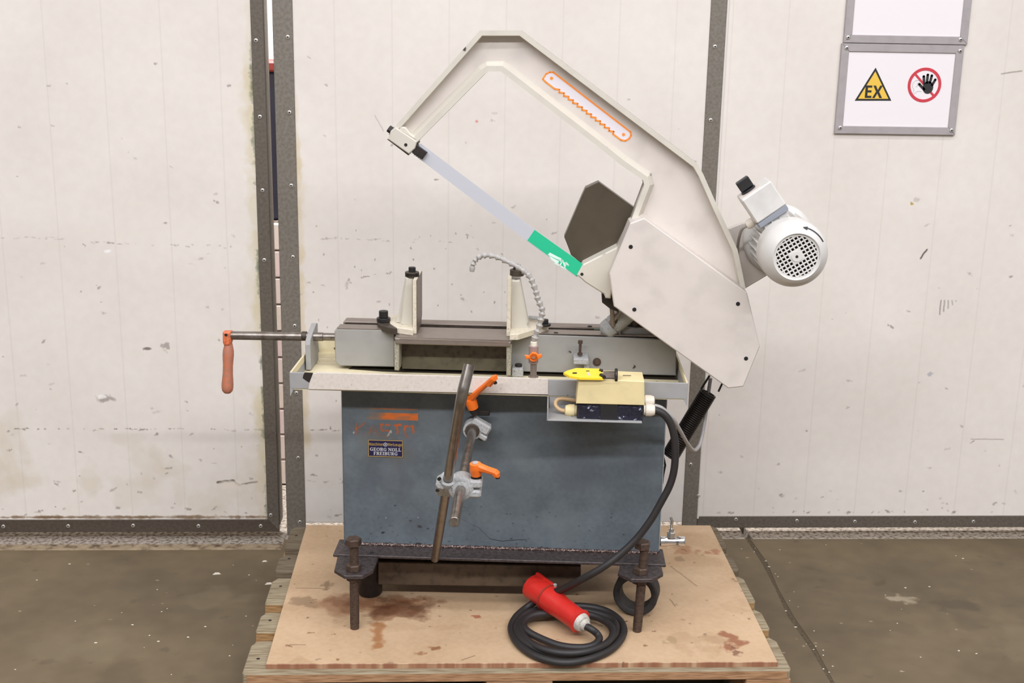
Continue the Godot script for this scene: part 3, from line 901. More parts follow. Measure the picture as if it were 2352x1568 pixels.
func cabinet_picture() -> ImageTexture:
	var im := base_image(1024, 560, C8(80, 88, 93), C8(105, 114, 119), 0.006, 0.05, 71)
	var r := RandomNumberGenerator.new()
	r.seed = 3
	var k := 1024.0 / 0.76
	var o := Vector2(-0.38, 0.705)
	var q := func(p: Vector2) -> Vector2: return Vector2(p.x - o.x, o.y - p.y) * k
	# worn orange stripe with the tops of faded letters below it
	for row in [[Vector2(-0.3412, 0.6452), Vector2(-0.1947, 0.6463), 5.0, 0.6], [Vector2(-0.3099, 0.635), Vector2(-0.1937, 0.6352), 12.0, 0.95], [Vector2(-0.3161, 0.6259), Vector2(-0.1938, 0.6262), 11.0, 0.95]]:
		var a: Vector2 = q.call(row[0])
		var b: Vector2 = q.call(row[1])
		for i in int(b.x - a.x):
			var t := i / (b.x - a.x)
			var al: float = row[3] * clampf(t * 3.0 + blotn.get_noise_2d(i * 2.0, a.y) * 0.5, 0.05, 1.0)
			for j in int(row[2]):
				var px := Vector2i(int(a.x) + i, int(lerpf(a.y, b.y, t)) + j)
				var al2 := al * clampf(0.85 + 0.5 * blotn.get_noise_2d(px.x * 1.5, px.y * 6.0), 0.0, 1.0)
				im.set_pixelv(px, im.get_pixelv(px).lerp(C8(214, 104, 38), al2))
	var lc := C8(190, 92, 50)
	var letters := [
		[[0.0, 1.0, 0.0, 0.0], [0.7, 1.0, 0.0, 0.45], [0.0, 0.45, 0.75, 0.0]],
		[[0.0, 0.0, 0.4, 1.0], [0.4, 1.0, 0.8, 0.0], [0.15, 0.35, 0.65, 0.35]],
		[[0.75, 0.95, 0.05, 0.95], [0.05, 0.95, 0.05, 0.5], [0.05, 0.5, 0.75, 0.45], [0.75, 0.45, 0.7, 0.0], [0.7, 0.0, 0.0, 0.0]],
		[[0.0, 1.0, 0.8, 1.0], [0.4, 1.0, 0.4, 0.0]],
		[[0.1, 0.95, 0.7, 0.95], [0.7, 0.95, 0.8, 0.5], [0.8, 0.5, 0.7, 0.0], [0.7, 0.0, 0.1, 0.0], [0.1, 0.0, 0.0, 0.5], [0.0, 0.5, 0.1, 0.95]]]
	for n in 5:
		var org: Vector2 = Vector2(-0.3391, 0.5795) + Vector2(0.0282 * n, -0.0004 * n)
		for l in letters[n]:
			var a: Vector2 = org + Vector2(l[0], l[1]) * Vector2(0.027, 0.028)
			var b: Vector2 = org + Vector2(l[2], l[3]) * Vector2(0.027, 0.028)
			var al: float = (0.34 + 0.13 * n) * (0.12 + 0.88 * pow((l[1] + l[3]) * 0.5, 1.6))
			line(im, q.call(a), q.call(b), 5.0, lc, al, 0.22)
	# chips, scratches and drips
	for p in [[Vector2(-0.2781, 0.3374), 7.0], [Vector2(-0.1931, 0.3546), 10.0], [Vector2(-0.1724, 0.3508), 5.0], [Vector2(-0.2127, 0.3695), 5.0], [Vector2(-0.2617, 0.3112), 4.0], [Vector2(-0.1973, 0.3077), 14.0]]:
		blot(im, q.call(p[0]), Vector2(p[1], p[1] * 0.6), C8(44, 42, 42), 0.9, 0.8)
	for p in [[Vector2(-0.3451, 0.5847), 3.0], [Vector2(-0.2577, 0.5883), 3.0], [Vector2(-0.2628, 0.5818), 3.0], [Vector2(-0.2963, 0.585), 2.0], [Vector2(-0.1951, 0.3778), 2.0], [Vector2(-0.2716, 0.3753), 2.0]]:
		blot(im, q.call(p[0]), Vector2(p[1], p[1] * 1.4), C8(170, 172, 170), 0.9, 0.5)
	line(im, q.call(Vector2(-0.2577, 0.5915)), q.call(Vector2(-0.2659, 0.5795)), 3.0, C8(176, 174, 168), 0.9)
	line(im, q.call(Vector2(-0.092, 0.3767)), q.call(Vector2(-0.0506, 0.3559)), 1.2, C8(60, 62, 66), 0.6)
	line(im, q.call(Vector2(-0.0506, 0.3559)), q.call(Vector2(-0.0245, 0.3301)), 1.4, C8(56, 58, 62), 0.8)
	line(im, q.call(Vector2(-0.0245, 0.3301)), q.call(Vector2(0.0014, 0.3243)), 1.8, C8(48, 48, 52), 0.9)
	line(im, q.call(Vector2(0.0014, 0.3243)), q.call(Vector2(0.0612, 0.3307)), 1.8, C8(48, 48, 52), 0.9)
	for i in 140:
		var s := r.randf_range(0.8, 2.6)
		blot(im, Vector2(r.randf_range(8, 1016), 540.0 - 150.0 * pow(r.randf(), 2.5)), Vector2(s * 1.6, s), C8(50, 48, 48), r.randf_range(0.3, 0.9), 0.8)
	for i in 40:
		blot(im, Vector2(r.randf_range(8, 1016), 538 + r.randf_range(-6, 6)), Vector2(r.randf_range(6, 24), 3), C8(60, 54, 52), 0.7, 0.8)
	blot(im, q.call(Vector2(-0.2452, 0.2983)), Vector2(36, 9), C8(188, 206, 208), 0.95, 0.7)
	for i in 14:
		blot(im, Vector2(r.randf_range(60, 960), r.randf_range(60, 480)), Vector2(r.randf_range(40, 100), r.randf_range(40, 120)), C8(120, 128, 128) if i % 2 else C8(84, 88, 96), 0.3, 0.6)
	blot(im, q.call(Vector2(-0.261, 0.5476)), Vector2(120, 60), C8(104, 98, 88), 0.35, 0.6)
	return ImageTexture.create_from_image(im)

func off_poly(p: PackedVector2Array, d: float) -> PackedVector2Array:
	# open polyline moved to its right-hand side by d, mitred
	var o := PackedVector2Array()
	for i in p.size():
		var e0 := (p[i] - p[maxi(i - 1, 0)]).normalized()
		var e1 := (p[mini(i + 1, p.size() - 1)] - p[i]).normalized()
		if i == 0:
			e0 = e1
		if i == p.size() - 1:
			e1 = e0
		var n0 := Vector2(e0.y, -e0.x)
		var n1 := Vector2(e1.y, -e1.x)
		var mm := (n0 + n1).normalized()
		o.append(p[i] + mm * d / maxf(0.5, mm.dot(n0)))
	return o

func lever(root: Vector3, axis: Vector3, dir: Vector3, ln: float, parent: Node, fat := 1.0) -> void:
	# clamping lever: orange hub with a cranked arm on a dark stud
	var t := along(root, axis)
	var a := P("lever_stud", G.new().at(t).cyl(0.0088, -0.012, 0.006, 16).cyl(0.011, -0.004, 0.001, 16), m.darker, parent)
	var g := G.new()
	g.at(t).lathe(PackedVector2Array([Vector2(0, 0.004), Vector2(0.0105 * fat, 0.004), Vector2(0.0118 * fat, 0.02), Vector2(0.0112 * fat, 0.03), Vector2(0, 0.031)]), 20)
	# arm as a tapered bar: starts on the hub, rises a little and ends in a rounded, cut-off grip
	var y := axis.normalized()
	var d := (dir - y * dir.dot(y)).normalized()
	var rise := dir.dot(y) / maxf(0.001, (dir - y * dir.dot(y)).length())
	var b := Basis(d, y, d.cross(y))
	var pr := PackedVector2Array([Vector2(-0.0115, 0.016), Vector2(-0.0095, 0.030), Vector2(0.006, 0.0325), Vector2(ln * 0.55, 0.027 + ln * 0.55 * rise), Vector2(ln * 0.9, 0.0245 + ln * 0.9 * rise), Vector2(ln, 0.0195 + ln * rise), Vector2(ln, 0.0105 + ln * rise), Vector2(ln * 0.8, 0.0085 + ln * 0.8 * rise), Vector2(ln * 0.72, 0.0145 + ln * 0.72 * rise), Vector2(ln * 0.4, 0.0165 + ln * 0.4 * rise), Vector2(0.009, 0.015)])
	for i in pr.size():
		pr[i].y = ln * 0.0 + (pr[i].x if pr[i].x > 0.0 else 0.0) * rise + (pr[i].y - (pr[i].x if pr[i].x > 0.02 else 0.0) * rise) * fat
	g.at(Transform3D(b, root)).prism(pr, -0.0075 * fat, 0.0075 * fat, 0.0035, true)
	P("clamp_lever", g, m.orange, parent, "orange clamping lever")
	var cap := Transform3D(b, root)
	P("lever_cap", G.new().at(t).cyl(0.006, 0.029, 0.0335, 14, 0.001), m.castgrey, parent)
	P("grip_hole", G.new().at(along(cap * Vector3(ln * 0.93, 0.0085 + ln * 0.93 * rise, 0), -axis)).cyl(0.0042, -0.002, 0.0014, 12), m.hole, parent)

func machine() -> void:
	var t := thing("power_hacksaw", "old grey and cream power hacksaw with raised bow, motor and blue-grey cabinet, standing on hardboard", "saw", Vector3(-0.035, 0.156, -0.29), -0.0802851)
	offs[t] = Vector3(0, 0.156, 0)
	base(t)
	tray(t)
	vise(t)
	crank(t)
	bow(t)
	motor(t)
	hose(t)
	stop(t)
	box_(t)
	misc(t)

func base(t: Node3D) -> void:
	# cabinet
	var cm := M(Color.WHITE, 0.42)
	cm.albedo_texture = cabinet_picture()
	var g := G.new()
	g.uvm = 1
	g.uo = Vector2(-0.38, 0.705)
	g.us = Vector2(1.0 / 0.76, -1024.0 / 560.0 / 0.76)
	g.box(Vector3(0.0015, 0.505, -0.13), Vector3(0.748, 0.4, 0.26), 0.003)
	var cab := P("cabinet", g, cm, t)
	P("side_panel", G.new().box(Vector3(0.3765, 0.505, -0.13), Vector3(0.0024, 0.39, 0.25)), M(C8(150, 158, 160), 0.45), cab)
	# dark blue name plate
	var c: Vector3 = Vector3(-0.2706, 0.5481, 0.0008)
	var pl := P("name_plate", G.new().box(c, Vector3(0.0815, 0.041, 0.0014), 0.0004), m.navyplate, cab, "small dark blue plate with silver and gold lettering")
	var fr := G.new()
	for q in [[0, 0.0198, 0.08, 0.0012], [0, -0.0198, 0.08, 0.0012], [0.0398, 0, 0.0012, 0.04], [-0.0398, 0, 0.0012, 0.04]]:
		fr.box(c + Vector3(q[0], q[1], 0.0008), Vector3(q[2], q[3], 0.0006))
	P("gold_rim", fr, m.gold, pl)
	text("lettering", "GEORG NOLL", 0.0108, m.silverprint, c + Vector3(0, -0.0024, 0.001), pl, true, "Droid Serif", 1.0)
	text("lettering", "FREIBURG", 0.0108, m.silverprint, c + Vector3(0, -0.0125, 0.001), pl, true, "Droid Serif", 1.0)
	text("lettering", "Maschinen", 0.0095, m.gold, c + Vector3(-0.0215, 0.010, 0.001), pl, false, "Droid Sans", 0.74)
	text("lettering", "Werkzeuge", 0.0095, m.gold, c + Vector3(0.022, 0.010, 0.001), pl, false, "Droid Sans", 0.72)
	P("emblem", G.new().ring(Vector2(c.x, c.y + 0.0098), 0.0034, 0.0046, c.z + 0.0006, c.z + 0.0012, 16).disc(Vector2(c.x, c.y + 0.0098), 0.0016, c.z + 0.0006, c.z + 0.0012, 8), m.silverprint, pl)
	# angle iron feet, front and rear, with a weld seam
	var f := P("foot_rail", G.new().box(Vector3(0.0, 0.3015, 0.018), Vector3(0.775, 0.007, 0.088), 0.0015), m.baseiron, t)
	var wd := G.new()
	wd.tube([Vector3(-0.368, 0.3065, 0.0025), Vector3(0.372, 0.3065, 0.0025)], 0.0045, 8)
	P("weld_seam", wd, m.weld, f)
	P("bolt_hole", G.new().at(Transform3D(Basis.IDENTITY, Vector3(-0.2987, 0.305, 0.0462))).cyl(0.0055, 0, 0.0007, 12), m.hole, f)
	P("foot_rail", G.new().box(Vector3(0.0, 0.3015, -0.272), Vector3(0.775, 0.007, 0.07), 0.0015).box(Vector3(0.0, 0.275, -0.24), Vector3(0.775, 0.05, 0.006)), m.baseiron, t)
	P("sump_tank", G.new().prism(PackedVector2Array([Vector2(-0.2942, 0.2516), Vector2(0.1937, 0.2566), Vector2(0.1955, 0.201), Vector2(-0.2948, 0.1911)]), -0.2, -0.02, 0.002), M(C8(92, 76, 60), 0.5, 0.1, m.dark.albedo_texture, 3.0), t)
	P("floor_pan", G.new().box(Vector3(0.0, 0.3, -0.13), Vector3(0.74, 0.006, 0.25)), m.darker, t)
	# corner plates with jacking bolts
	var plates := [PackedVector2Array([Vector2(-0.3713, -0.1361), Vector2(-0.3433, -0.1659), Vector2(-0.3024, -0.163), Vector2(-0.2833, -0.132), Vector2(-0.2813, -0.0611), Vector2(-0.3771, -0.056)]), PackedVector2Array([Vector2(0.2826, -0.0606), Vector2(0.2743, -0.1056), Vector2(0.3032, -0.1376), Vector2(0.3505, -0.1342), Vector2(0.378, -0.1004), Vector2(0.3762, -0.0129)])]
	var holes := [Vector3(-0.3268, 0.3015, 0.1357), Vector3(0.3274, 0.3015, 0.1046)]
	var feet := [Vector3(-0.3283, 0.1562, 0.1391), Vector3(0.3279, 0.1562, 0.0944)]
	for i in 2:
		var cp := P("corner_plate", G.new().slab(plates[i], 0.2935, 0.3015, 0.0012), m.baseiron, t)
		var h: Vector3 = holes[i]
		P("slot", G.new().at(Transform3D(Basis.IDENTITY, h)).cyl(0.0125, 0, 0.0008, 18), m.hole, cp)
		var top := Vector3(lerpf(feet[i].x, h.x, 1.0) + 0.001, 0.1562, h.z)
		var ft := Vector3(h.x - 0.003 * i, 0.1562, h.z)
		var jb := G.new().at(along(ft, Vector3(top.x + 0.004 * i - ft.x, 0.2, 0)))
		jb.cyl(0.0102, 0.0, 0.212, 18, 0.0015)
		for n in 26:
			jb.cyl(0.0108, 0.012 + n * 0.0052, 0.0146 + n * 0.0052, 14)
		var b := P("jacking_bolt", jb, m.rust, t)
		P("bolt_head", G.new().at(along(ft + Vector3(0.003 * i, 0, 0), Vector3.UP)).hexn(0.0185, 0.208, 0.224, 0.0025), m.rust, b)
		P("nut", G.new().at(along(ft + Vector3(0.002 * i, 0, 0), Vector3.UP)).hexn(0.0175, 0.1465, 0.161, 0.002), m.rust, b)
		P("lower_nut", G.new().at(along(ft, Vector3.UP)).hexn(0.017, 0.122, 0.136, 0.002), m.rust, b)
	# feet behind the jacking bolts: a stub tube at left, an open rubber ring at right
	P("foot_tube", G.new().at(Transform3D(Basis.IDENTITY, Vector3(-0.318, 0.1562, -0.045))).lathe(PackedVector2Array([Vector2(0, 0.0), Vector2(0.026, 0.0), Vector2(0.03, 0.005), Vector2(0.03, 0.139), Vector2(0, 0.139)]), 24), m.darker, t)
	var rc: Vector3 = Vector3(0.327, 0.2115, 0.012)
	var ra := Vector3(-0.22, 0.04, 1.0).normalized()
	var hw := 0.024
	P("foot_ring", G.new().at(along(rc, ra)).lathe(PackedVector2Array([Vector2(0.041, -hw), Vector2(0.05, -hw), Vector2(0.053, -hw + 0.003), Vector2(0.053, hw - 0.003), Vector2(0.05, hw), Vector2(0.043, hw), Vector2(0.0375, hw - 0.003), Vector2(0.0375, -hw + 0.002), Vector2(0.041, -hw)]), 36), m.tyre, t)
	P("ring_hanger", G.new().box(rc + Vector3(0, 0.067, 0), Vector3(0.05, 0.032, 0.044), 0.003), m.darker, t)
	for x: float in [-0.33, 0.33]:
		P("rear_foot", G.new().at(Transform3D(Basis.IDENTITY, Vector3(x, 0.1562, -0.245))).lathe(PackedVector2Array([Vector2(0, 0.0), Vector2(0.024, 0.0), Vector2(0.026, 0.004), Vector2(0.02, 0.012), Vector2(0.02, 0.142), Vector2(0, 0.142)]), 20), m.darker, t)
	# drain cock on the right side
	var dz := -0.05
	var dv: Vector3 = Vector3(0.4171, 0.3137, -0.05)
	P("drain_cock", G.new().at(along(Vector3(0.376, dv.y, dz), Vector3(1, 0.03, 0))).lathe(PackedVector2Array([Vector2(0, 0.006), Vector2(0.0115, 0.006), Vector2(0.0135, 0.008), Vector2(0.0135, 0.022), Vector2(0.0115, 0.025), Vector2(0.0112, 0.046), Vector2(0.0135, 0.049), Vector2(0.0135, 0.064), Vector2(0.012, 0.066), Vector2(0.008, 0.066), Vector2(0, 0.06)]), 8), m.chrome, t)
	P("cock_nipple", G.new().at(along(Vector3(0.372, dv.y, dz), Vector3(1, 0.03, 0))).cyl(0.0105, 0, 0.014, 16), m.darker, t)
	P("cock_stem", G.new().at(along(Vector3(0.376 + 0.032, dv.y + 0.008, dz), Vector3(0.02, 1, 0))).hexn(0.0105, 0.004, 0.018, 0.001).cyl(0.006, 0.018, 0.026, 12).tube([Vector3(0, 0.024, 0), Vector3(-0.001, 0.038, 0.002), Vector3(0.0, 0.046, 0.003), Vector3(-0.004, 0.056, 0.002)], 0.0036, 8), m.chrome, t)

func tray(t: Node3D) -> void:
	# shallow coolant tray: floor and four flanges
	var x0 := -0.473
	var x1 := 0.413
	var z0 := -0.24
	var z1 := 0.08
	var tr := P("coolant_tray", G.new().box(Vector3((x0 + x1) / 2, 0.711, (z0 + z1) / 2), Vector3(x1 - x0 - 0.004, 0.004, z1 - z0 - 0.004)), m.trayinside, t)
	P("front_flange", G.new().prism(PackedVector2Array([Vector2(-0.4733, 0.7491), Vector2(0.4126, 0.7484), Vector2(0.4127, 0.7112), Vector2(-0.4714, 0.7117)]), 0.076, 0.08, 0.0008), m.traygrey, tr)
	P("front_lining", G.new().box(Vector3((x0 + x1) / 2, 0.73, 0.0755), Vector3(x1 - x0 - 0.01, 0.034, 0.001)), m.trayinside, tr)
	P("rear_flange", G.new().box(Vector3((x0 + x1) / 2, 0.731, z0), Vector3(x1 - x0, 0.04, 0.004)), m.trayinside, tr)
	P("end_flange", G.new().box(Vector3(x0 + 0.002, 0.731, -0.08), Vector3(0.004, 0.037, 0.316)), m.trayinside, tr)
	P("end_flange", G.new().box(Vector3(x1 - 0.002, 0.731, -0.08), Vector3(0.004, 0.037, 0.316)), m.trayinside, tr)
	P("outer_end", G.new().prism(PackedVector2Array([Vector2(x0 - 0.0005, 0.693), Vector2(x0 + 0.006, 0.706), Vector2(x0 + 0.003, 0.749), Vector2(x0 - 0.0005, 0.749)]), -0.238, 0.0795), m.traygrey, tr)
	P("outer_end", G.new().prism(PackedVector2Array([Vector2(x1 + 0.0005, 0.695), Vector2(x1 - 0.007, 0.708), Vector2(x1 - 0.003, 0.748), Vector2(x1 + 0.0005, 0.748)]), -0.238, 0.0795), m.traygrey, tr)
	# pale scuffed plate clipped over the front flange
	var sc := M(C8(214, 206, 196), 0.5, 0.0, ntex("scuff", 0.06, [0.0, 0.1, 0.26, 1.0], [Color(0.78, 0.72, 0.67), Color(0.92, 0.88, 0.86), Color(0.97, 0.96, 0.95), Color(1, 1, 1)]), 3.0)
	P("front_plate", G.new().prism(PackedVector2Array([Vector2(-0.4199, 0.7494), Vector2(0.1037, 0.7487), Vector2(0.1046, 0.7145), Vector2(-0.4316, 0.7116), Vector2(-0.4293, 0.7259)]), 0.0795, 0.083, 0.0008).box(Vector3(-0.155, 0.7493, 0.078), Vector3(0.515, 0.0014, 0.01)), sc, tr, "pale scuffed steel plate on the tray front")
	P("paint_loss", G.new().prism(PackedVector2Array([Vector2(-0.439, 0.7501), Vector2(-0.4205, 0.7496), Vector2(-0.4288, 0.7261), Vector2(-0.4365, 0.731), Vector2(-0.4442, 0.7368), Vector2(-0.442, 0.745)]), 0.0795, 0.0803), m.darker, tr)
	# oily sludge on the tray floor
	P("sludge", G.new().slab(PackedVector2Array([Vector2(-0.2846, 0.0712), Vector2(0.4097, 0.0676), Vector2(0.4092, 0.1044), Vector2(-0.0091, 0.1055), Vector2(-0.2594, 0.1156), Vector2(-0.3614, 0.1134), Vector2(-0.3694, 0.0856)]), 0.7131, 0.714), M(C8(60, 54, 44), 0.35), tr)

func vise(t: Node3D) -> void:
	# bed: front rail in two lengths, bridge between, rear rail
	var zf := -0.08
	P("bed_rail", G.new().prism(PackedVector2Array([Vector2(-0.3998, 0.8065), Vector2(-0.3925, 0.8119), Vector2(-0.2584, 0.8123), Vector2(-0.259, 0.7224), Vector2(-0.389, 0.722), Vector2(-0.3991, 0.7324)]), -0.122, zf, 0.002), m.bedgrey, t)
	P("rail_top", G.new().box(Vector3(-0.322, 0.8128, -0.101), Vector3(0.142, 0.0016, 0.041)), m.machined, t)
	P("bed_rail", G.new().prism(PackedVector2Array([Vector2(0.0088, 0.8109), Vector2(0.399, 0.8066), Vector2(0.4035, 0.7193), Vector2(0.0103, 0.7191)]), -0.122, zf, 0.002), m.bedgrey, t)
	P("rail_top", G.new().box(Vector3(0.205, 0.8128, -0.101), Vector3(0.38, 0.0016, 0.041)), m.machined, t)
	P("rear_rail", G.new().box(Vector3(0.0, 0.7665, -0.179), Vector3(0.785, 0.09, 0.04), 0.003), m.machined, t)
	P("slot_floor", G.new().box(Vector3(0.0, 0.75, -0.14), Vector3(0.775, 0.06, 0.05)), m.darker, t)
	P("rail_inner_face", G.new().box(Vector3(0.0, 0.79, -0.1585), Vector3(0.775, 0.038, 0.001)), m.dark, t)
	P("rail_hole", G.new().at(Transform3D(Basis.IDENTITY, Vector3(0.1194, 0.8137, -0.089))).cyl(0.0055, -0.001, 0.0006, 12).at(Transform3D(Basis.IDENTITY, Vector3(0.2009, 0.8125, -0.1672))).cyl(0.0055, -0.001, 0.0006, 12), m.hole, t)
	# bridge over the saw gap: top plate with bevelled lip, side ribs, back
	var br := P("saw_gap_bridge", G.new().prism(PackedVector2Array([Vector2(-0.25, 0.8103), Vector2(0.0172, 0.8082), Vector2(0.0155, 0.7958), Vector2(-0.2481, 0.796)]), -0.07, -0.014, 0.0025), m.machined, t)
	P("bridge_top", G.new().box(Vector3(-0.112, 0.8105, -0.0675), Vector3(0.262, 0.0026, 0.103)), m.machined, br)
	P("bright_lip", G.new().prism(PackedVector2Array([Vector2(-0.2379, 0.8093), Vector2(0.0113, 0.8076), Vector2(0.0113, 0.8061), Vector2(-0.2379, 0.8077)]), -0.0165, -0.0135), m.chrome, br)  # thin bright strip along the lip
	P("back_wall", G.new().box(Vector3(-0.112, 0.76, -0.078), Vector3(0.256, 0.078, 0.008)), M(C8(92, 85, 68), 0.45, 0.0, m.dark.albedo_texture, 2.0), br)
	P("oily_shade", G.new().box(Vector3(-0.112, 0.775, -0.0735), Vector3(0.254, 0.046, 0.001)), m.dark, br)  # dark sheet: shade of the upper recess put into colour, with oil
	P("rib", G.new().prism(PackedVector2Array([Vector2(-0.2518, 0.7995), Vector2(-0.2398, 0.7998), Vector2(-0.2411, 0.7313), Vector2(-0.2512, 0.732)]), -0.08, -0.02, 0.0015), m.ribworn, br)
	P("rib", G.new().prism(PackedVector2Array([Vector2(0.0062, 0.8002), Vector2(0.0182, 0.8005), Vector2(0.0175, 0.7258), Vector2(0.0074, 0.7266)]), -0.08, -0.02, 0.0015), m.ribworn, br)
	# left jaw
	var jz0 := -0.165
	var jz1 := -0.05
	var xl: float = (Vector2(-0.2121, 0.8095)).x
	var xr: float = (Vector2(-0.2035, 0.8097)).x
	var yb := 0.8125
	var yt: float = (Vector2(-0.2078, 0.9391)).y
	var j := P("jaw", G.new().at(Transform3D(Basis(Vector3(0, 0, 1), Vector3.UP, Vector3(-1, 0, 0)), Vector3.ZERO)).prism(PackedVector2Array([Vector2(jz0 + 0.02, yb), Vector2(jz1, yb), Vector2(jz1, yt), Vector2(jz0, yt), Vector2(jz0, yb + 0.022)]), -xr, -xl, 0.001, true), m.chipped, t, "left vise jaw")
	P("jaw_face", G.new().at(Transform3D(Basis(Vector3(0, 0, 1), Vector3.UP, Vector3(-1, 0, 0)), Vector3.ZERO)).prism(PackedVector2Array([Vector2(jz0 + 0.021, yb), Vector2(jz1 - 0.001, yb), Vector2(jz1 - 0.001, yt - 0.001), Vector2(jz0 + 0.001, yt - 0.001), Vector2(jz0 + 0.001, yb + 0.021)]), -xr - 0.0012, -xr + 0.001), m.jawface, j)
	P("gusset", G.new().prism(PackedVector2Array([Vector2(-0.2326, 0.9382), Vector2(-0.2144, 0.9376), Vector2(-0.2147, 0.8224), Vector2(-0.2453, 0.8247)]), -0.128, -0.082, 0.003).prism(PackedVector2Array([Vector2(-0.2347, 0.9345), Vector2(-0.2164, 0.9339), Vector2(-0.2167, 0.8253), Vector2(-0.2557, 0.8275)]), -0.12, -0.096), m.cream, j)
	P("jaw_foot", G.new().slab(PackedVector2Array([Vector2(-0.2489, 0.0508), Vector2(-0.2092, 0.0339), Vector2(-0.2208, 0.1367), Vector2(-0.2296, 0.1767), Vector2(-0.2792, 0.1851), Vector2(-0.2794, 0.1393), Vector2(-0.27, 0.0915)]), yb, 0.826, 0.0015), m.chipped, j)
	P("swivel_flange", G.new().slab(PackedVector2Array([Vector2(-0.3049, 0.1205), Vector2(-0.2972, 0.0948), Vector2(-0.2861, 0.0743), Vector2(-0.2718, 0.0587), Vector2(-0.2487, 0.0442), Vector2(-0.2454, 0.0744), Vector2(-0.2685, 0.1111), Vector2(-0.279, 0.1593), Vector2(-0.2955, 0.1575), Vector2(-0.306, 0.1428)]), yb - 0.002, 0.8245, 0.0012), m.dark, j)
	bolt_on(Vector3(-0.2884, 0.8245, -0.1134), 0.0165, 0.0095, 0.011, 0.0165, j)
	bolt_on(Vector3(Vector2(-0.2183, 0.9431).x, yt + 0.0005, -0.095), 0.0165, 0.0085, 0.0085, 0.0125, j)
	P("collar", G.new().at(Transform3D(Basis.IDENTITY, Vector3(Vector2(-0.2183, 0.9431).x, yt - 0.001, -0.095))).cyl(0.0165, 0, 0.0115, 20, 0.001), m.dark, j)
	# right jaw
	xl = (Vector2(0.0049, 0.8059)).x
	xr = (Vector2(0.014, 0.8061)).x
	yt = (Vector2(0.0095, 0.9475)).y
	j = P("jaw", G.new().at(Transform3D(Basis(Vector3(0, 0, 1), Vector3.UP, Vector3(-1, 0, 0)), Vector3.ZERO)).prism(PackedVector2Array([Vector2(jz0 + 0.02, yb), Vector2(jz1, yb), Vector2(jz1, yt), Vector2(jz0, yt), Vector2(jz0, yb + 0.022)]), -xr, -xl, 0.001, true), m.chipped, t, "right vise jaw")
	P("gusset", G.new().prism(PackedVector2Array([Vector2(0.0098, 0.9394), Vector2(0.0329, 0.939), Vector2(0.0574, 0.8229), Vector2(0.0129, 0.8207)]), -0.125, -0.075, 0.003), m.cream, j)
	P("jaw_foot", G.new().slab(PackedVector2Array([Vector2(0.0139, 0.0161), Vector2(0.0327, 0.0181), Vector2(0.0785, 0.0815), Vector2(0.1017, 0.1141), Vector2(0.0984, 0.149), Vector2(0.0649, 0.1679), Vector2(0.0287, 0.1549), Vector2(0.0103, 0.1439)]), yb, 0.826, 0.0015), m.chipped, j)
	P("collar", G.new().at(Transform3D(Basis.IDENTITY, Vector3(Vector2(0.0253, 0.9439).x, yt - 0.001, -0.095))).cyl(0.0165, 0, 0.0145, 20, 0.001), m.dark, j)
	bolt_on(Vector3(Vector2(0.0252, 0.9491).x, yt + 0.013, -0.095), 0.011, 0.003, 0.0085, 0.009, j)
	P("clamp_bar", G.new().at(along(Vector3(0.0556, 0.834, -0.1511), Vector3(1, 0, 0.25))).box(Vector3(0, 0.014, 0), Vector3(0.007, 0.036, 0.013), 0.002), m.castgrey, j)
	bolt_on(Vector3(0.0936, 0.8285, -0.0943), 0.0135, 0.006, 0.0075, 0.010, j)

func bolt_on(at: Vector3, rw: float, hw: float, rh: float, hh: float, parent: Node) -> void:
	var g := G.new().at(Transform3D(Basis.IDENTITY, at))
	g.cyl(rw, 0, hw, 20, 0.0012)
	g.cyl(rh, hw, hw + hh, 18, 0.001)
	g.cyl(rh * 0.5, hw + hh - 0.001, hw + hh + 0.0004, 6)
	P("bolt", g, m.blackox, parent)

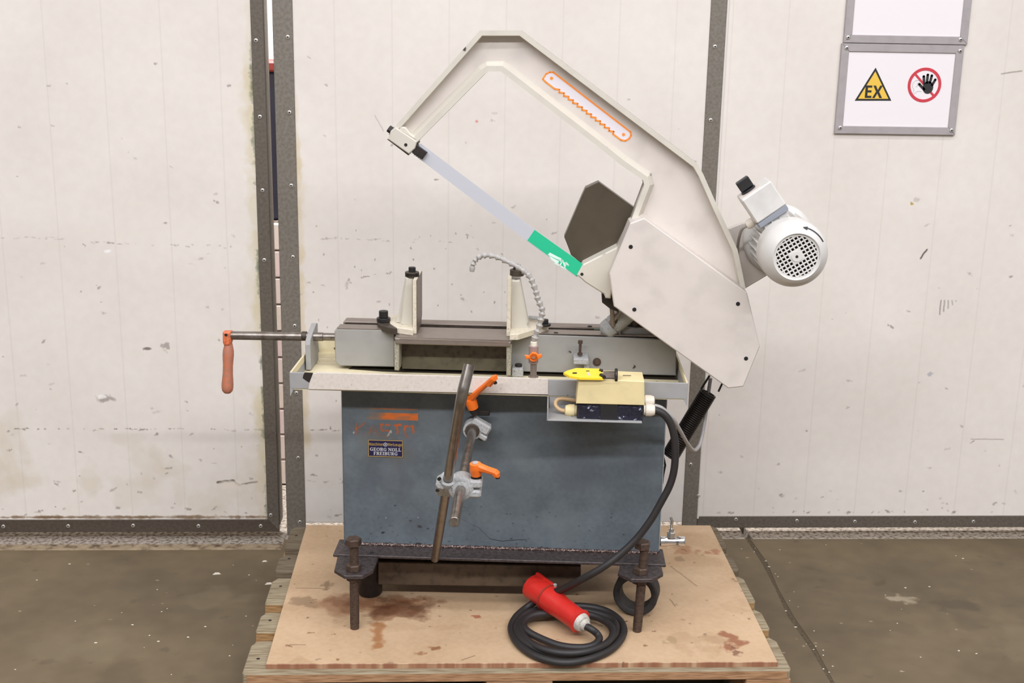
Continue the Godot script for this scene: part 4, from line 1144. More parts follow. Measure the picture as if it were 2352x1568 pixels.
func crank(t: Node3D) -> void:
	var z := -0.1
	var a: Vector3 = Vector3(-0.6527, 0.7843, -0.1)
	var b: Vector3 = Vector3(-0.4016, 0.7872, -0.1)
	var s := P("vise_spindle", G.new().at(along(b, a - b)).cyl(0.0103, 0.028, a.distance_to(b), 20, 0.001).cyl(0.0091, -0.03, 0.03, 20), m.rod, t)
	P("collar", G.new().at(along(Vector3(-0.473, 0.7874, -0.1), a - b)).cyl(0.0113, -0.004, 0.008, 20, 0.001), m.dark, s)
	# crank: orange head and worn wooden handle hanging down
	P("crank_head", G.new().prism(PackedVector2Array([Vector2(-0.6668, 0.7943), Vector2(-0.6481, 0.7948), Vector2(-0.6481, 0.7704), Vector2(-0.6515, 0.7618), Vector2(-0.665, 0.7615), Vector2(-0.6678, 0.7688)]), -0.112, -0.088, 0.003, true), m.crank, s, "orange crank head")
	P("pin_hole", G.new().at(along(Vector3(-0.6587, 0.7883, -0.0878), Vector3(0, 0, 1))).cyl(0.0036, -0.001, 0.0007, 12), m.hole, s)
	var h0: Vector3 = Vector3(-0.6565, 0.7682, -0.1)
	var h1: Vector3 = Vector3(-0.6648, 0.6406, -0.1)
	var l := h0.distance_to(h1)
	var u: float = 0.001
	P("crank_handle", G.new().at(along(h1, h0 - h1)).lathe(PackedVector2Array([Vector2(0, 0), Vector2(8 * u, 1.5 * u), Vector2(12.5 * u, 7 * u), Vector2(14 * u, 16 * u), Vector2(14 * u, 24 * u), Vector2(12 * u, 50 * u), Vector2(11.8 * u, 70 * u), Vector2(13.4 * u, 95 * u), Vector2(13 * u, 106 * u), Vector2(9 * u, l - 3 * u), Vector2(0, l)]), 24), m.handle, s, "worn orange wooden handle")
	# bearing bracket standing in the tray
	var bx: float = (Vector2(-0.4594, 0.7679)).x
	var tf := Transform3D(Basis(Vector3(0, 0, 1), Vector3.UP, Vector3(-1, 0, 0)), Vector3(bx, 0, 0))
	P("spindle_bracket", G.new().at(tf).prism(PackedVector2Array([Vector2(-0.06, 0.716), Vector2(-0.072, 0.715), Vector2(-0.155, 0.715), Vector2(-0.155, 0.806), Vector2(-0.14, 0.81), Vector2(-0.125, 0.806), Vector2(-0.082, 0.795), Vector2(-0.064, 0.787), Vector2(-0.06, 0.776)]), -0.006, 0.006, 0.001, true), m.traygrey, t)

func bow(t: Node3D) -> void:
	var o: PackedVector2Array = PackedVector2Array([Vector2(-0.2468, 1.2866), Vector2(-0.0615, 1.4953), Vector2(0.0268, 1.4969), Vector2(0.417, 1.2222), Vector2(0.4305, 1.2007), Vector2(0.466, 1.1299), Vector2(0.5158, 1.0351), Vector2(0.5398, 0.9469)])
	var inn: PackedVector2Array = PackedVector2Array([Vector2(0.2499, 1.0346), Vector2(0.2757, 1.0889), Vector2(0.3036, 1.1732), Vector2(0.3003, 1.1836), Vector2(0.2524, 1.2149), Vector2(0.186, 1.2645), Vector2(-0.0051, 1.4036), Vector2(-0.0155, 1.4108), Vector2(-0.0418, 1.4103), Vector2(-0.0511, 1.4037), Vector2(-0.1953, 1.2575)])
	var web := PackedVector2Array(o)
	web.append_array(PackedVector2Array([Vector2(0.5454, 0.9046), Vector2(0.439, 0.8409), Vector2(0.3176, 0.8988), Vector2(0.2365, 0.9572)]))
	web.append_array(inn)
	# web plate
	var arm := P("saw_bow", G.new().prism(web, -0.058, -0.028), m.panel, t, "cream cast saw bow")
	var ob := off_poly(o, 0.0105)
	P("outer_flange", G.new().flange(o, ob, off_poly(o, 0.0125), -0.06, -0.005, -0.028), m.cream, arm)
	var ib := off_poly(inn, 0.0115)
	P("inner_flange", G.new().flange(inn, ib, off_poly(inn, 0.0225), -0.06, -0.005, -0.028), m.cream, arm)
	P("end_flange", G.new().prism(PackedVector2Array([Vector2(-0.2411, 1.2829), Vector2(-0.2363, 1.2905), Vector2(-0.222, 1.288), Vector2(-0.2106, 1.2751), Vector2(-0.201, 1.2678), Vector2(-0.1925, 1.2642), Vector2(-0.1953, 1.2566)]), -0.06, -0.005, 0.003), m.cream, arm)
	# blade clamp at the free end
	var cb := P("clamp_block", G.new().prism(PackedVector2Array([Vector2(-0.244, 1.2881), Vector2(-0.1955, 1.2581), Vector2(-0.2003, 1.2429), Vector2(-0.2137, 1.2304), Vector2(-0.2594, 1.2615), Vector2(-0.2535, 1.2795)]), -0.062, 0.002, 0.002, true), m.cream, arm)
	P("pin", G.new().at(along(Vector3(-0.2203, 1.2505, 0.002), Vector3(0, 0, 1))).cyl(0.0036, -0.002, 0.0006, 14), m.hole, cb)
	P("lower_edge", G.new().prism(PackedVector2Array([Vector2(-0.2621, 1.2609), Vector2(-0.2583, 1.2629), Vector2(-0.2125, 1.2307), Vector2(-0.2154, 1.2269)]), -0.058, -0.004), m.dark, cb)
	P("tension_bolt", G.new().at(along(Vector3(-0.251, 1.275, -0.03), Vector3(-0.2616, 1.2824, -0.03) - Vector3(-0.251, 1.275, -0.03))).hexn(0.0082, 0.005, 0.014, 0.001).cyl(0.011, -0.001, 0.005, 16), m.darker, cb)
	P("blade_clamp", G.new().prism(PackedVector2Array([Vector2(-0.1968, 1.2503), Vector2(-0.1739, 1.2347), Vector2(-0.1844, 1.2193), Vector2(-0.2074, 1.233)]), -0.03, -0.001, 0.001), m.darker, arm)
	P("clamp_lip", G.new().prism(PackedVector2Array([Vector2(-0.1981, 1.2585), Vector2(-0.1943, 1.2538), Vector2(-0.2058, 1.2337), Vector2(-0.2106, 1.2365)]), -0.05, -0.004), m.darker, arm)
	# saw blade with fine teeth along its lower edge
	var up: PackedVector2Array = PackedVector2Array([Vector2(-0.1894, 1.2532), Vector2(0.0651, 1.0683), Vector2(0.181, 0.9883)])
	var lo: PackedVector2Array = PackedVector2Array([Vector2(0.1623, 0.963), Vector2(0.0472, 1.0433), Vector2(-0.2077, 1.231)])
	var bp := PackedVector2Array(up)
	for sgi in 2:
		var n := 30 if sgi == 0 else 62
		for i in n:
			var p := lo[sgi].lerp(lo[sgi + 1], float(i) / n)
			var d := (lo[sgi + 1] - lo[sgi]).normalized()
			bp.append(p + Vector2(d.y, -d.x) * -0.0012)
			bp.append(p + d * 0.0012 + Vector2(d.y, -d.x) * 0.0008)
	bp.append(lo[2])
	var bl := P("saw_blade", G.new().prism(bp, -0.0135, -0.0115), m.blade, t)
	P("green_coating", G.new().prism(PackedVector2Array([Vector2(0.0651, 1.0679), Vector2(0.181, 0.9885), Vector2(0.1623, 0.9642), Vector2(0.0492, 1.0435)]), -0.0139, -0.0111), m.green, bl, "green painted end of the blade")
	var pr := G.new()
	pr.prism(PackedVector2Array([Vector2(0.1003, 1.0172), Vector2(0.127, 1.0041), Vector2(0.1242, 0.999), Vector2(0.0956, 1.0122)]), -0.0112, -0.0108)
	pr.prism(PackedVector2Array([Vector2(0.0986, 1.0103), Vector2(0.1213, 0.998), Vector2(0.1185, 0.992), Vector2(0.1037, 1.0015)]), -0.0112, -0.0108)
	pr.stroke(PackedVector2Array([Vector2(0.1235, 0.9871), Vector2(0.129, 1.0011), Vector2(0.1343, 0.9864)]), 0.0026, -0.0112, -0.0108)
	pr.stroke(PackedVector2Array([Vector2(0.1344, 0.9824), Vector2(0.1369, 0.9964), Vector2(0.143, 0.9896)]), 0.0024, -0.0112, -0.0108)
	pr.stroke(PackedVector2Array([Vector2(0.1192, 1.0019), Vector2(0.143, 0.9896)]), 0.0026, -0.0112, -0.0108)
	pr.stroke(PackedVector2Array([Vector2(0.1117, 0.9938), Vector2(0.1374, 0.9805)]), 0.002, -0.0112, -0.0108)
	P("print", pr, m.whiteprint, bl)
	# printed saw-blade symbol on the web
	var oa: Vector2 = Vector2(0.0978, 1.4103)
	var ax: Vector2 = (Vector2(0.2697, 1.286) - oa).normalized()
	var ay := Vector2(ax.y, -ax.x)
	var L: float = (Vector2(0.2697, 1.286)).distance_to(oa)
	var w := 0.0262
	var dp := PackedVector2Array()
	var P2 := func(a: float, b: float) -> Vector2: return oa + ax * a + ay * b
	dp.append(P2.call(0.0, 0.0)); dp.append(P2.call(L, 0.0)); dp.append(P2.call(L + 0.0055, 0.0045)); dp.append(P2.call(L + 0.0065, 0.013)); dp.append(P2.call(L + 0.003, 0.0215)); dp.append(P2.call(L - 0.0055, w))
	dp.append(P2.call(L - 0.028, w))
	var nt := 13
	for i in nt:
		var s0 := L - 0.028 - i * (L - 0.05) / nt
		dp.append(P2.call(s0 - 0.0015, w - 0.0052))
		dp.append(P2.call(s0 - (L - 0.05) / nt + 0.0015, w))
	dp.append(P2.call(0.0, w)); dp.append(P2.call(-0.0095, w - 0.001)); dp.append(P2.call(-0.0105, 0.012)); dp.append(P2.call(-0.006, 0.004))
	var dc := P("saw_symbol", G.new().prism(dp, -0.0282, -0.0274), m.decal, arm, "orange outlined saw-blade symbol")
	dc.name = "saw_symbol"
	P("symbol_outline", G.new().stroke(dp, 0.0036, -0.0282, -0.027, true).disc(P2.call(0.0045, 0.0125), 0.0036, -0.0282, -0.027, 14).disc(P2.call(L - 0.0085, 0.0135), 0.0036, -0.0282, -0.027, 14), m.decalorange, arm)
	# dark slide plate behind the blade
	P("slide_plate", G.new().prism(PackedVector2Array([Vector2(0.2048, 1.1722), Vector2(0.1764, 1.1584), Vector2(0.1695, 1.1424), Vector2(0.1319, 1.0464), Vector2(0.1433, 1.0192), Vector2(0.1484, 1.0057), Vector2(0.1782, 0.9829), Vector2(0.2595, 1.022), Vector2(0.29, 1.1136)]), -0.085, -0.05, 0.0015), m.oilsteel, t)
	# tip that carries the blade
	P("blade_carrier", G.new().prism(PackedVector2Array([Vector2(0.2498, 1.0351), Vector2(0.1748, 0.994), Vector2(0.162, 0.969), Vector2(0.181, 0.9526), Vector2(0.2188, 0.9296), Vector2(0.2238, 0.9267), Vector2(0.228, 0.9178), Vector2(0.2388, 0.9171), Vector2(0.2468, 0.9631), Vector2(0.2562, 1.0176)]), -0.05, -0.002, 0.003), m.cream, t)
	P("carrier_pin", G.new().at(along(Vector3(0.1731, 0.9717, -0.002), Vector3(0, 0, 1))).cyl(0.0036, -0.001, 0.0005, 12), m.hole, t)
	P("carrier_guide", G.new().prism(PackedVector2Array([Vector2(0.22, 0.9246), Vector2(0.2218, 0.9014), Vector2(0.2411, 0.8867), Vector2(0.2612, 0.8791), Vector2(0.2497, 0.9213)]), -0.055, -0.03, 0.002), m.darker, t)
	# flat cover over the crank gear
	var cv := P("gear_cover", G.new().prism(PackedVector2Array([Vector2(0.2731, 1.096), Vector2(0.303, 1.1082), Vector2(0.5351, 0.9486), Vector2(0.5718, 0.8281), Vector2(0.5411, 0.7336), Vector2(0.5077, 0.7286), Vector2(0.2447, 0.9102), Vector2(0.2319, 0.9823)]), -0.03, 0.045, 0.0022), m.panel, t, "large flat cream cover")
	var sc := G.new()
	for p in [Vector3(0.2762, 1.0444, 0.0448), Vector3(0.29, 0.9045, 0.0448), Vector3(0.5167, 0.9231, 0.0448), Vector3(0.5424, 0.7992, 0.0448)]:
		sc.at(along(p, Vector3(0, 0, 1))).lathe(PackedVector2Array([Vector2(0, -0.002), Vector2(0.0046, -0.002), Vector2(0.0046, 0.0008), Vector2(0.0036, 0.0014), Vector2(0.0022, 0.0014), Vector2(0.002, 0.0004), Vector2(0, 0.0004)]), 16)
		P("cover_screw", sc, m.hole, cv)
		sc = G.new()
	# bushes below the cover
	P("gear_rim", G.new().prism(PackedVector2Array([Vector2(0.3198, 0.866), Vector2(0.4022, 0.8066), Vector2(0.5471, 0.7169), Vector2(0.5814, 0.801), Vector2(0.5346, 0.9122)]), -0.075, -0.04), m.dark, t)

func motor(t: Node3D) -> void:
	var zf := 0.17
	var c: Vector3 = Vector3(0.6126, 1.053, 0.17)
	var u: float = 0.0009
	var rot := deg_to_rad(33.3)
	var mb := Basis(Vector3(0, 0, 1), rot) 
	# mounting plate behind the bow
	var mp := P("motor_plate", G.new().prism(PackedVector2Array([Vector2(0.4885, 1.0674), Vector2(0.5322, 1.0862), Vector2(0.595, 1.0798), Vector2(0.6202, 1.0008), Vector2(0.595, 0.967), Vector2(0.5488, 0.9366), Vector2(0.5221, 0.9984)]), -0.075, -0.06, 0.002), m.panel, t)
	# body with ribs; y axis of the lathe along +z
	var zt := along(Vector3(c.x, c.y, 0), Vector3(0, 0, 1))
	var mo := P("motor", G.new().at(zt).lathe(PackedVector2Array([Vector2(0, -0.06), Vector2(0.078, -0.06), Vector2(0.079, -0.058), Vector2(0.079, -0.046), Vector2(0.072, -0.036), Vector2(0.06, -0.03), Vector2(0.0585, 0.118), Vector2(0, 0.118)]), 40), m.motor, t, "white ribbed electric motor")
	var fins := G.new()
	for i in 24:
		var a := TAU * (i + 0.3) / 24.0
		var d := Vector3(cos(a), sin(a), 0)
		fins.at(Transform3D(Basis(Vector3(d.y, -d.x, 0), d, Vector3(0, 0, 1)), Vector3(c.x, c.y, 0))).box(Vector3(0, 0.0625, 0.043), Vector3(0.0034, 0.016, 0.145), 0.001)
		P("cooling_fin", fins, m.motor, mo)
		fins = G.new()
	# fan cowl: domed ring with a square-mesh grille
	var R := 77.0 * u * 1.03
	P("fan_cowl", G.new().at(zt).lathe(PackedVector2Array([Vector2(R - 0.004, 0.085), Vector2(R, 0.088), Vector2(R, 0.126), Vector2(R * 0.985, 0.137), Vector2(R * 0.93, 0.149), Vector2(R * 0.84, 0.1595), Vector2(R * 0.73, 0.167), Vector2(R * 0.69, 0.1693), Vector2(R * 0.67, 0.1685), Vector2(R * 0.66, 0.165)]), 56), m.motor, mo)
	var gr := 51.5 * u
	P("fan_shadow", G.new().at(zt).cyl(gr, 0.12, 0.151, 32), m.hole, mo)
	var bars := G.new()
	bars.at(Transform3D(mb, Vector3(c.x, c.y, 0)))
	var n := 11
	var st := gr * 2.0 / n
	var bw := st * 0.36
	for i in range(0, n + 1):
		var x := -gr + i * st
		var h := sqrt(maxf(0.0, gr * gr - x * x)) * 0.995
		if h > 0.004:
			bars.box(Vector3(x, 0, 0.1635), Vector3(bw, 2.0 * h, 0.0034), 0.0006)
			bars.box(Vector3(0, x, 0.1634), Vector3(2.0 * h, bw, 0.0034), 0.0006)
	P("grille", bars, m.motor, mo)
	P("grille_rim", G.new().ring(Vector2(c.x, c.y), gr * 0.93, gr * 1.06, 0.1622, 0.1656), m.motor, mo)
	var hb := P("grille_hub", G.new().at(Transform3D(mb, Vector3(c.x, c.y, 0))).box(Vector3(0, 0, 0.1636), Vector3(st * 2.9, st * 2.9, 0.0036), 0.0005).disc(Vector2.ZERO, 12.0 * u, 0.165, 0.1664, 24), m.motor, mo)
	P("hub_hole", G.new().at(zt).cyl(3.4 * u, 0.166, 0.1669, 14), m.hole, hb)
	# painted turning arrow
	var ar := G.new().at(Transform3D(Basis.IDENTITY, Vector3(c.x, c.y, 0)))
	for i in 7:
		var a0 := deg_to_rad(30.0 + i * 6.0)
		var a1 := deg_to_rad(36.5 + i * 6.0)
		var r0 := R * 0.865
		ar.quad(Vector3(cos(a0) * (r0 - 0.0015), sin(a0) * (r0 - 0.0015), 0.1592), Vector3(cos(a0) * (r0 + 0.0015), sin(a0) * (r0 + 0.0015), 0.1577), Vector3(cos(a1) * (r0 + 0.0015), sin(a1) * (r0 + 0.0015), 0.1577), Vector3(cos(a1) * (r0 - 0.0015), sin(a1) * (r0 - 0.0015), 0.1592))
	var aa := deg_to_rad(72.0)
	ar.tri(Vector3(cos(aa) * R * 0.82, sin(aa) * R * 0.82, 0.163), Vector3(cos(aa) * R * 0.91, sin(aa) * R * 0.91, 0.156), Vector3(cos(aa + 0.18) * R * 0.87, sin(aa + 0.18) * R * 0.87, 0.161))
	P("direction_arrow", ar, m.signblack, mo)
	# switch box on top of the motor, turned with it
	var zb := 0.075
	var p0: Vector3 = Vector3(0.542, 1.1047, 0.075)
	var p1: Vector3 = Vector3(0.601, 1.1485, 0.075)
	var q0: Vector3 = Vector3(0.5037, 1.1533, 0.075)
	var ex := (p1 - p0).normalized()
	var ey := Vector3(-ex.y, ex.x, 0)
	var bw2 := p0.distance_to(p1)
	var bh := (q0 - p0).dot(ey)
	var tb := Transform3D(Basis(ex, ey, Vector3(0, 0, 1)), p0)
	var dz := 0.078
	var sb := P("switch_box", G.new().at(tb).box(Vector3(bw2 / 2, bh / 2, -dz / 2), Vector3(bw2, bh, dz), 0.003), m.motor, t, "cream switch box on the motor")
	P("box_base", G.new().at(tb).prism(PackedVector2Array([Vector2(0.001, -0.001), Vector2(0.001, -0.012), Vector2(bw2 - 0.004, -0.0135), Vector2(bw2 - 0.001, -0.009), Vector2(bw2 - 0.001, 0.0)]), -dz, -0.001, 0.001), M(C8(140, 144, 152), 0.45), sb)
	P("box_pedestal", G.new().at(tb).box(Vector3(bw2 * 0.5, -0.03, -dz / 2), Vector3(bw2 * 0.8, 0.036, dz * 0.8)), m.motor, sb)
	P("rotary_knob", G.new().at(Transform3D(tb.basis, tb * Vector3(bw2 * 0.36, bh, -dz * 0.5))).cyl(0.017, 0, 0.006, 20, 0.001).box(Vector3(0, 0.019, 0), Vector3(0.03, 0.024, 0.018), 0.002), m.black, sb)
	P("knob_plate", G.new().at(Transform3D(tb.basis, tb * Vector3(bw2 * 0.36, bh, -dz * 0.5))).box(Vector3(0, 0.0008, 0), Vector3(0.05, 0.002, 0.06)), m.panel, sb)
	P("cable_gland", G.new().at(along(tb * Vector3(0.0, 0.002, -dz * 0.45), tb.basis * Vector3(-1, 0.05, 0))).lathe(PackedVector2Array([Vector2(0, -0.004), Vector2(0.009, -0.004), Vector2(0.009, 0.003), Vector2(0.011, 0.004), Vector2(0.011, 0.014), Vector2(0.0085, 0.019), Vector2(0.0045, 0.02), Vector2(0, 0.02)]), 14), m.whiteplastic, sb)
	P("motor_lead", G.new().tube(smooth([Vector3(0.5262, 1.095, 0.04), Vector3(0.5186, 1.0849, 0.02), Vector3(0.5195, 1.057, -0.02), Vector3(0.5229, 1.0252, -0.05), Vector3(0.524, 1.0044, -0.055)], 6), 0.0035, 8), m.cablegrey, sb)

func hose(t: Node3D) -> void:
	# jointed coolant hose on a small stop cock
	var b: Vector3 = Vector3(0.0706, 0.7495, 0.068)
	var hs := P("coolant_pipe", G.new().at(along(b, Vector3.UP)).cyl(0.0072, -0.002, 0.033, 16).cyl(0.011, -0.002, 0.004, 6), m.machined, t)
	var vb: Vector3 = Vector3(0.0699, 0.7817, 0.068)
	P("valve_body", G.new().at(along(vb, Vector3.UP)).cyl(0.0108, 0.0, 0.041, 18, 0.0015), m.clearvalve, hs)
	P("valve_collar", G.new().at(along(Vector3(0.07, 0.8217, 0.068), Vector3.UP)).cyl(0.0075, 0, 0.01, 16, 0.001), m.whiteplastic, hs)
	var hc: Vector3 = Vector3(0.0703, 0.7995, 0.082)
	var wg := G.new()
	wg.at(along(hc, Vector3(0, 0, 1))).cyl(0.0098, -0.014, 0.004, 18, 0.001)
	wg.at(Transform3D()).prism(PackedVector2Array([Vector2(0.0506, 0.8041), Vector2(0.0602, 0.8033), Vector2(0.0667, 0.8114), Vector2(0.0753, 0.8107), Vector2(0.0802, 0.8059), Vector2(0.0879, 0.808), Vector2(0.089, 0.8011), Vector2(0.0805, 0.7959), Vector2(0.0758, 0.7908), Vector2(0.0671, 0.7916), Vector2(0.0613, 0.7964), Vector2(0.0527, 0.7952)]), 0.078, 0.086, 0.0015, true)
	P("valve_handle", wg, m.orange, hs, "small orange wing handle")
	P("handle_screw", G.new().at(along(hc + Vector3(0, 0, 0.003), Vector3(0, 0, 1))).hexn(0.0034, 0, 0.0018), m.chrome, hs)
	var pts: Array = [Vector3(0.0698, 0.8317, 0.068), Vector3(0.0742, 0.8477, 0.068), Vector3(0.0797, 0.8604, 0.067), Vector3(0.0832, 0.8741, 0.066), Vector3(0.0848, 0.8867, 0.065), Vector3(0.0883, 0.8994, 0.064), Vector3(0.0842, 0.9108, 0.063), Vector3(0.0772, 0.9232, 0.062), Vector3(0.0741, 0.9346, 0.061), Vector3(0.0709, 0.947, 0.06), Vector3(0.0649, 0.9601, 0.058), Vector3(0.0598, 0.9722, 0.056), Vector3(0.0509, 0.9821, 0.053), Vector3(0.0383, 0.9899, 0.05), Vector3(0.0246, 0.9976, 0.046), Vector3(0.0081, 1.0042, 0.042), Vector3(-0.0075, 1.0108, 0.038), Vector3(-0.0221, 1.0146, 0.034), Vector3(-0.0368, 1.0159, 0.03), Vector3(-0.0495, 1.0135, 0.026), Vector3(-0.0603, 1.0076, 0.022), Vector3(-0.0671, 0.9992, 0.02), Vector3(-0.0709, 0.9891, 0.019)]
	var sm := [Vector2(0, -0.0005), Vector2(0.0046, 0.0), Vector2(0.0052, 0.002), Vector2(0.0062, 0.0048), Vector2(0.0074, 0.0066), Vector2(0.0074, 0.0076), Vector2(0.0052, 0.0082), Vector2(0.0045, 0.0098), Vector2(0.0043, 0.0125), Vector2(0, 0.0135)]
	for i in pts.size() - 1:
		var p: Vector3 = pts[i]
		var q: Vector3 = pts[i + 1]
		var k := p.distance_to(q) / 0.0125
		var r := lerpf(1.12, 0.95, float(i) / pts.size())
		var pr := PackedVector2Array()
		for s: Vector2 in sm:
			pr.append(Vector2(s.x * r, s.y * k))
		P("hose_segment", G.new().at(along(p, q - p)).lathe(pr, 12), m.hosegrey, hs)
	var e: Vector3 = pts[pts.size() - 1]
	P("nozzle", G.new().at(along(e, Vector3(-0.0718, 0.9722, 0.018) - e)).lathe(PackedVector2Array([Vector2(0, 0), Vector2(0.005, 0), Vector2(0.0062, 0.003), Vector2(0.0064, 0.007), Vector2(0.005, 0.0135), Vector2(0.0035, 0.0135), Vector2(0, 0.009)]), 14), m.hosegrey, hs)

func stop(t: Node3D) -> void:
	# length stop: a rod out of the cabinet, a cross clamp and a bent rod
	var r0 := Vector3(-0.0645, 0.618, -0.005)
	var r1 := Vector3(-0.0635, 0.618, 0.59)
	var rod := P("stop_rod", G.new().at(along(r0, r1 - r0)).cyl(0.0102, 0, 0.595, 24, 0.0012), m.rod, t)
	P("rod_bush", G.new().at(along(Vector3(-0.0645, 0.618, 0), Vector3(0, 0, 1))).cyl(0.0165, 0, 0.066, 24, 0.001), m.dark, rod)
	# clamp casting at the cabinet
	var c1 := G.new()
	var ca := Basis(Vector3(0, 0, 1), deg_to_rad(-30))
	c1.at(Transform3D(ca, Vector3(-0.0645, 0.618, 0.034)))
	c1.box(Vector3(0.012, 0.0165, 0.014), Vector3(0.046, 0.024, 0.027), 0.004)
	c1.box(Vector3(0.0275, -0.0025, 0.014), Vector3(0.022, 0.013, 0.026), 0.003)
	var k1 := P("rod_clamp", c1, m.castgrey, t)
	P("clamp_ring", G.new().at(along(Vector3(-0.0645, 0.618, 0.034), Vector3(0, 0, 1))).lathe(PackedVector2Array([Vector2(0.0165, 0), Vector2(0.0215, 0), Vector2(0.0215, 0.026), Vector2(0.0165, 0.026)]), 24), m.castgrey, k1)
	P("clamp_bolt", G.new().at(along(Transform3D(ca, Vector3(-0.0645, 0.618, 0.034)) * Vector3(0.0275, -0.009, 0.014), ca * Vector3(0, -1, 0))).hexn(0.006, 0, 0.004), m.darker, k1)
	P("wing_nut", G.new().at(along(Vector3(-0.042, 0.652, 0.03), Vector3(0, 0, 1))).box(Vector3(0, 0.004, 0), Vector3(0.03, 0.008, 0.012), 0.002), m.darker, k1)
	var l1: Vector3 = Vector3(-0.0624, 0.6667, 0.056)
	lever(l1, Vector3(-0.28, 0.93, 0.22), Vector3(-0.0102, 0.7691, 0.13) - Vector3(-0.0652, 0.6911, 0.062), 0.096, k1, 1.16)
	# cross clamp on the rod
	var zc := 0.405
	var a := Vector3(-0.0637, 0.618, zc)
	var g := G.new()
	var cz := along(a, Vector3(0, 0, 1))
	g.at(cz).lathe(PackedVector2Array([Vector2(0.0102, -0.02), Vector2(0.0235, -0.02), Vector2(0.0248, -0.018), Vector2(0.0248, 0.016), Vector2(0.0205, 0.0195), Vector2(0.0165, 0.0195), Vector2(0.0165, 0.0235), Vector2(0.0135, 0.0245), Vector2(0.0103, 0.0245)]), 32)
	g.at(Transform3D(Basis.IDENTITY, a))
	g.box(Vector3(0.022, 0.0095, 0), Vector3(0.04, 0.0172, 0.036), 0.004)
	g.box(Vector3(0.0215, -0.0108, 0), Vector3(0.037, 0.0165, 0.036), 0.004)
	g.at(Transform3D())
	var v0 := Vector3(-0.148, 0.306, 0.0695)
	var v1 := Vector3(-0.0925, 0.6195, 0.401)
	var vd := (v1 - v0).normalized()
	g.at(along(v1, vd))
	g.lathe(PackedVector2Array([Vector2(0.0103, -0.03), Vector2(0.0155, -0.03), Vector2(0.0172, -0.027), Vector2(0.0172, 0.026), Vector2(0.0158, 0.029), Vector2(0.0103, 0.029)]), 24)
	g.box(Vector3(0.012, 0.0, 0), Vector3(0.024, 0.054, 0.03), 0.004)
	g.box(Vector3(-0.011, -0.002, 0.004), Vector3(0.022, 0.05, 0.03), 0.006)
	var k2 := P("cross_clamp", g, m.castgrey, t)
	P("set_screw", G.new().at(along(Vector3(-0.1061, 0.6423, 0.435), Vector3(-0.4, 0, 1))).cyl(0.0035, -0.004, 0.001, 12).at(along(Vector3(-0.1109, 0.6126, 0.42), Vector3(-0.4, 0, 1))).cyl(0.0035, -0.004, 0.001, 12), m.hole, k2)
	lever(a + Vector3(0.029, 0.0195, 0), Vector3(-0.06, 1, 0.12), Vector3(1.0, -0.05, 0.35), 0.05, k2)
	# bent rod leaning through the clamp
	var v2 := v0 + vd * (v1 - v0).length() * 1.86
	var v3: Vector3 = Vector3(-0.0332, 0.9404, 0.665)
	var path := [v0]
	for i in range(1, 7):
		path.append(v0.lerp(v2, i / 6.0 * 0.95))
	for i in 7:
		var k := i / 6.0
		path.append((v0.lerp(v2, 0.96)).lerp(v2, k).lerp(v2.lerp(v3, k * 0.3), k))
	path.append(v3)
	P("bent_rod", G.new().tube(path, 0.0098, 20), m.rod, t)

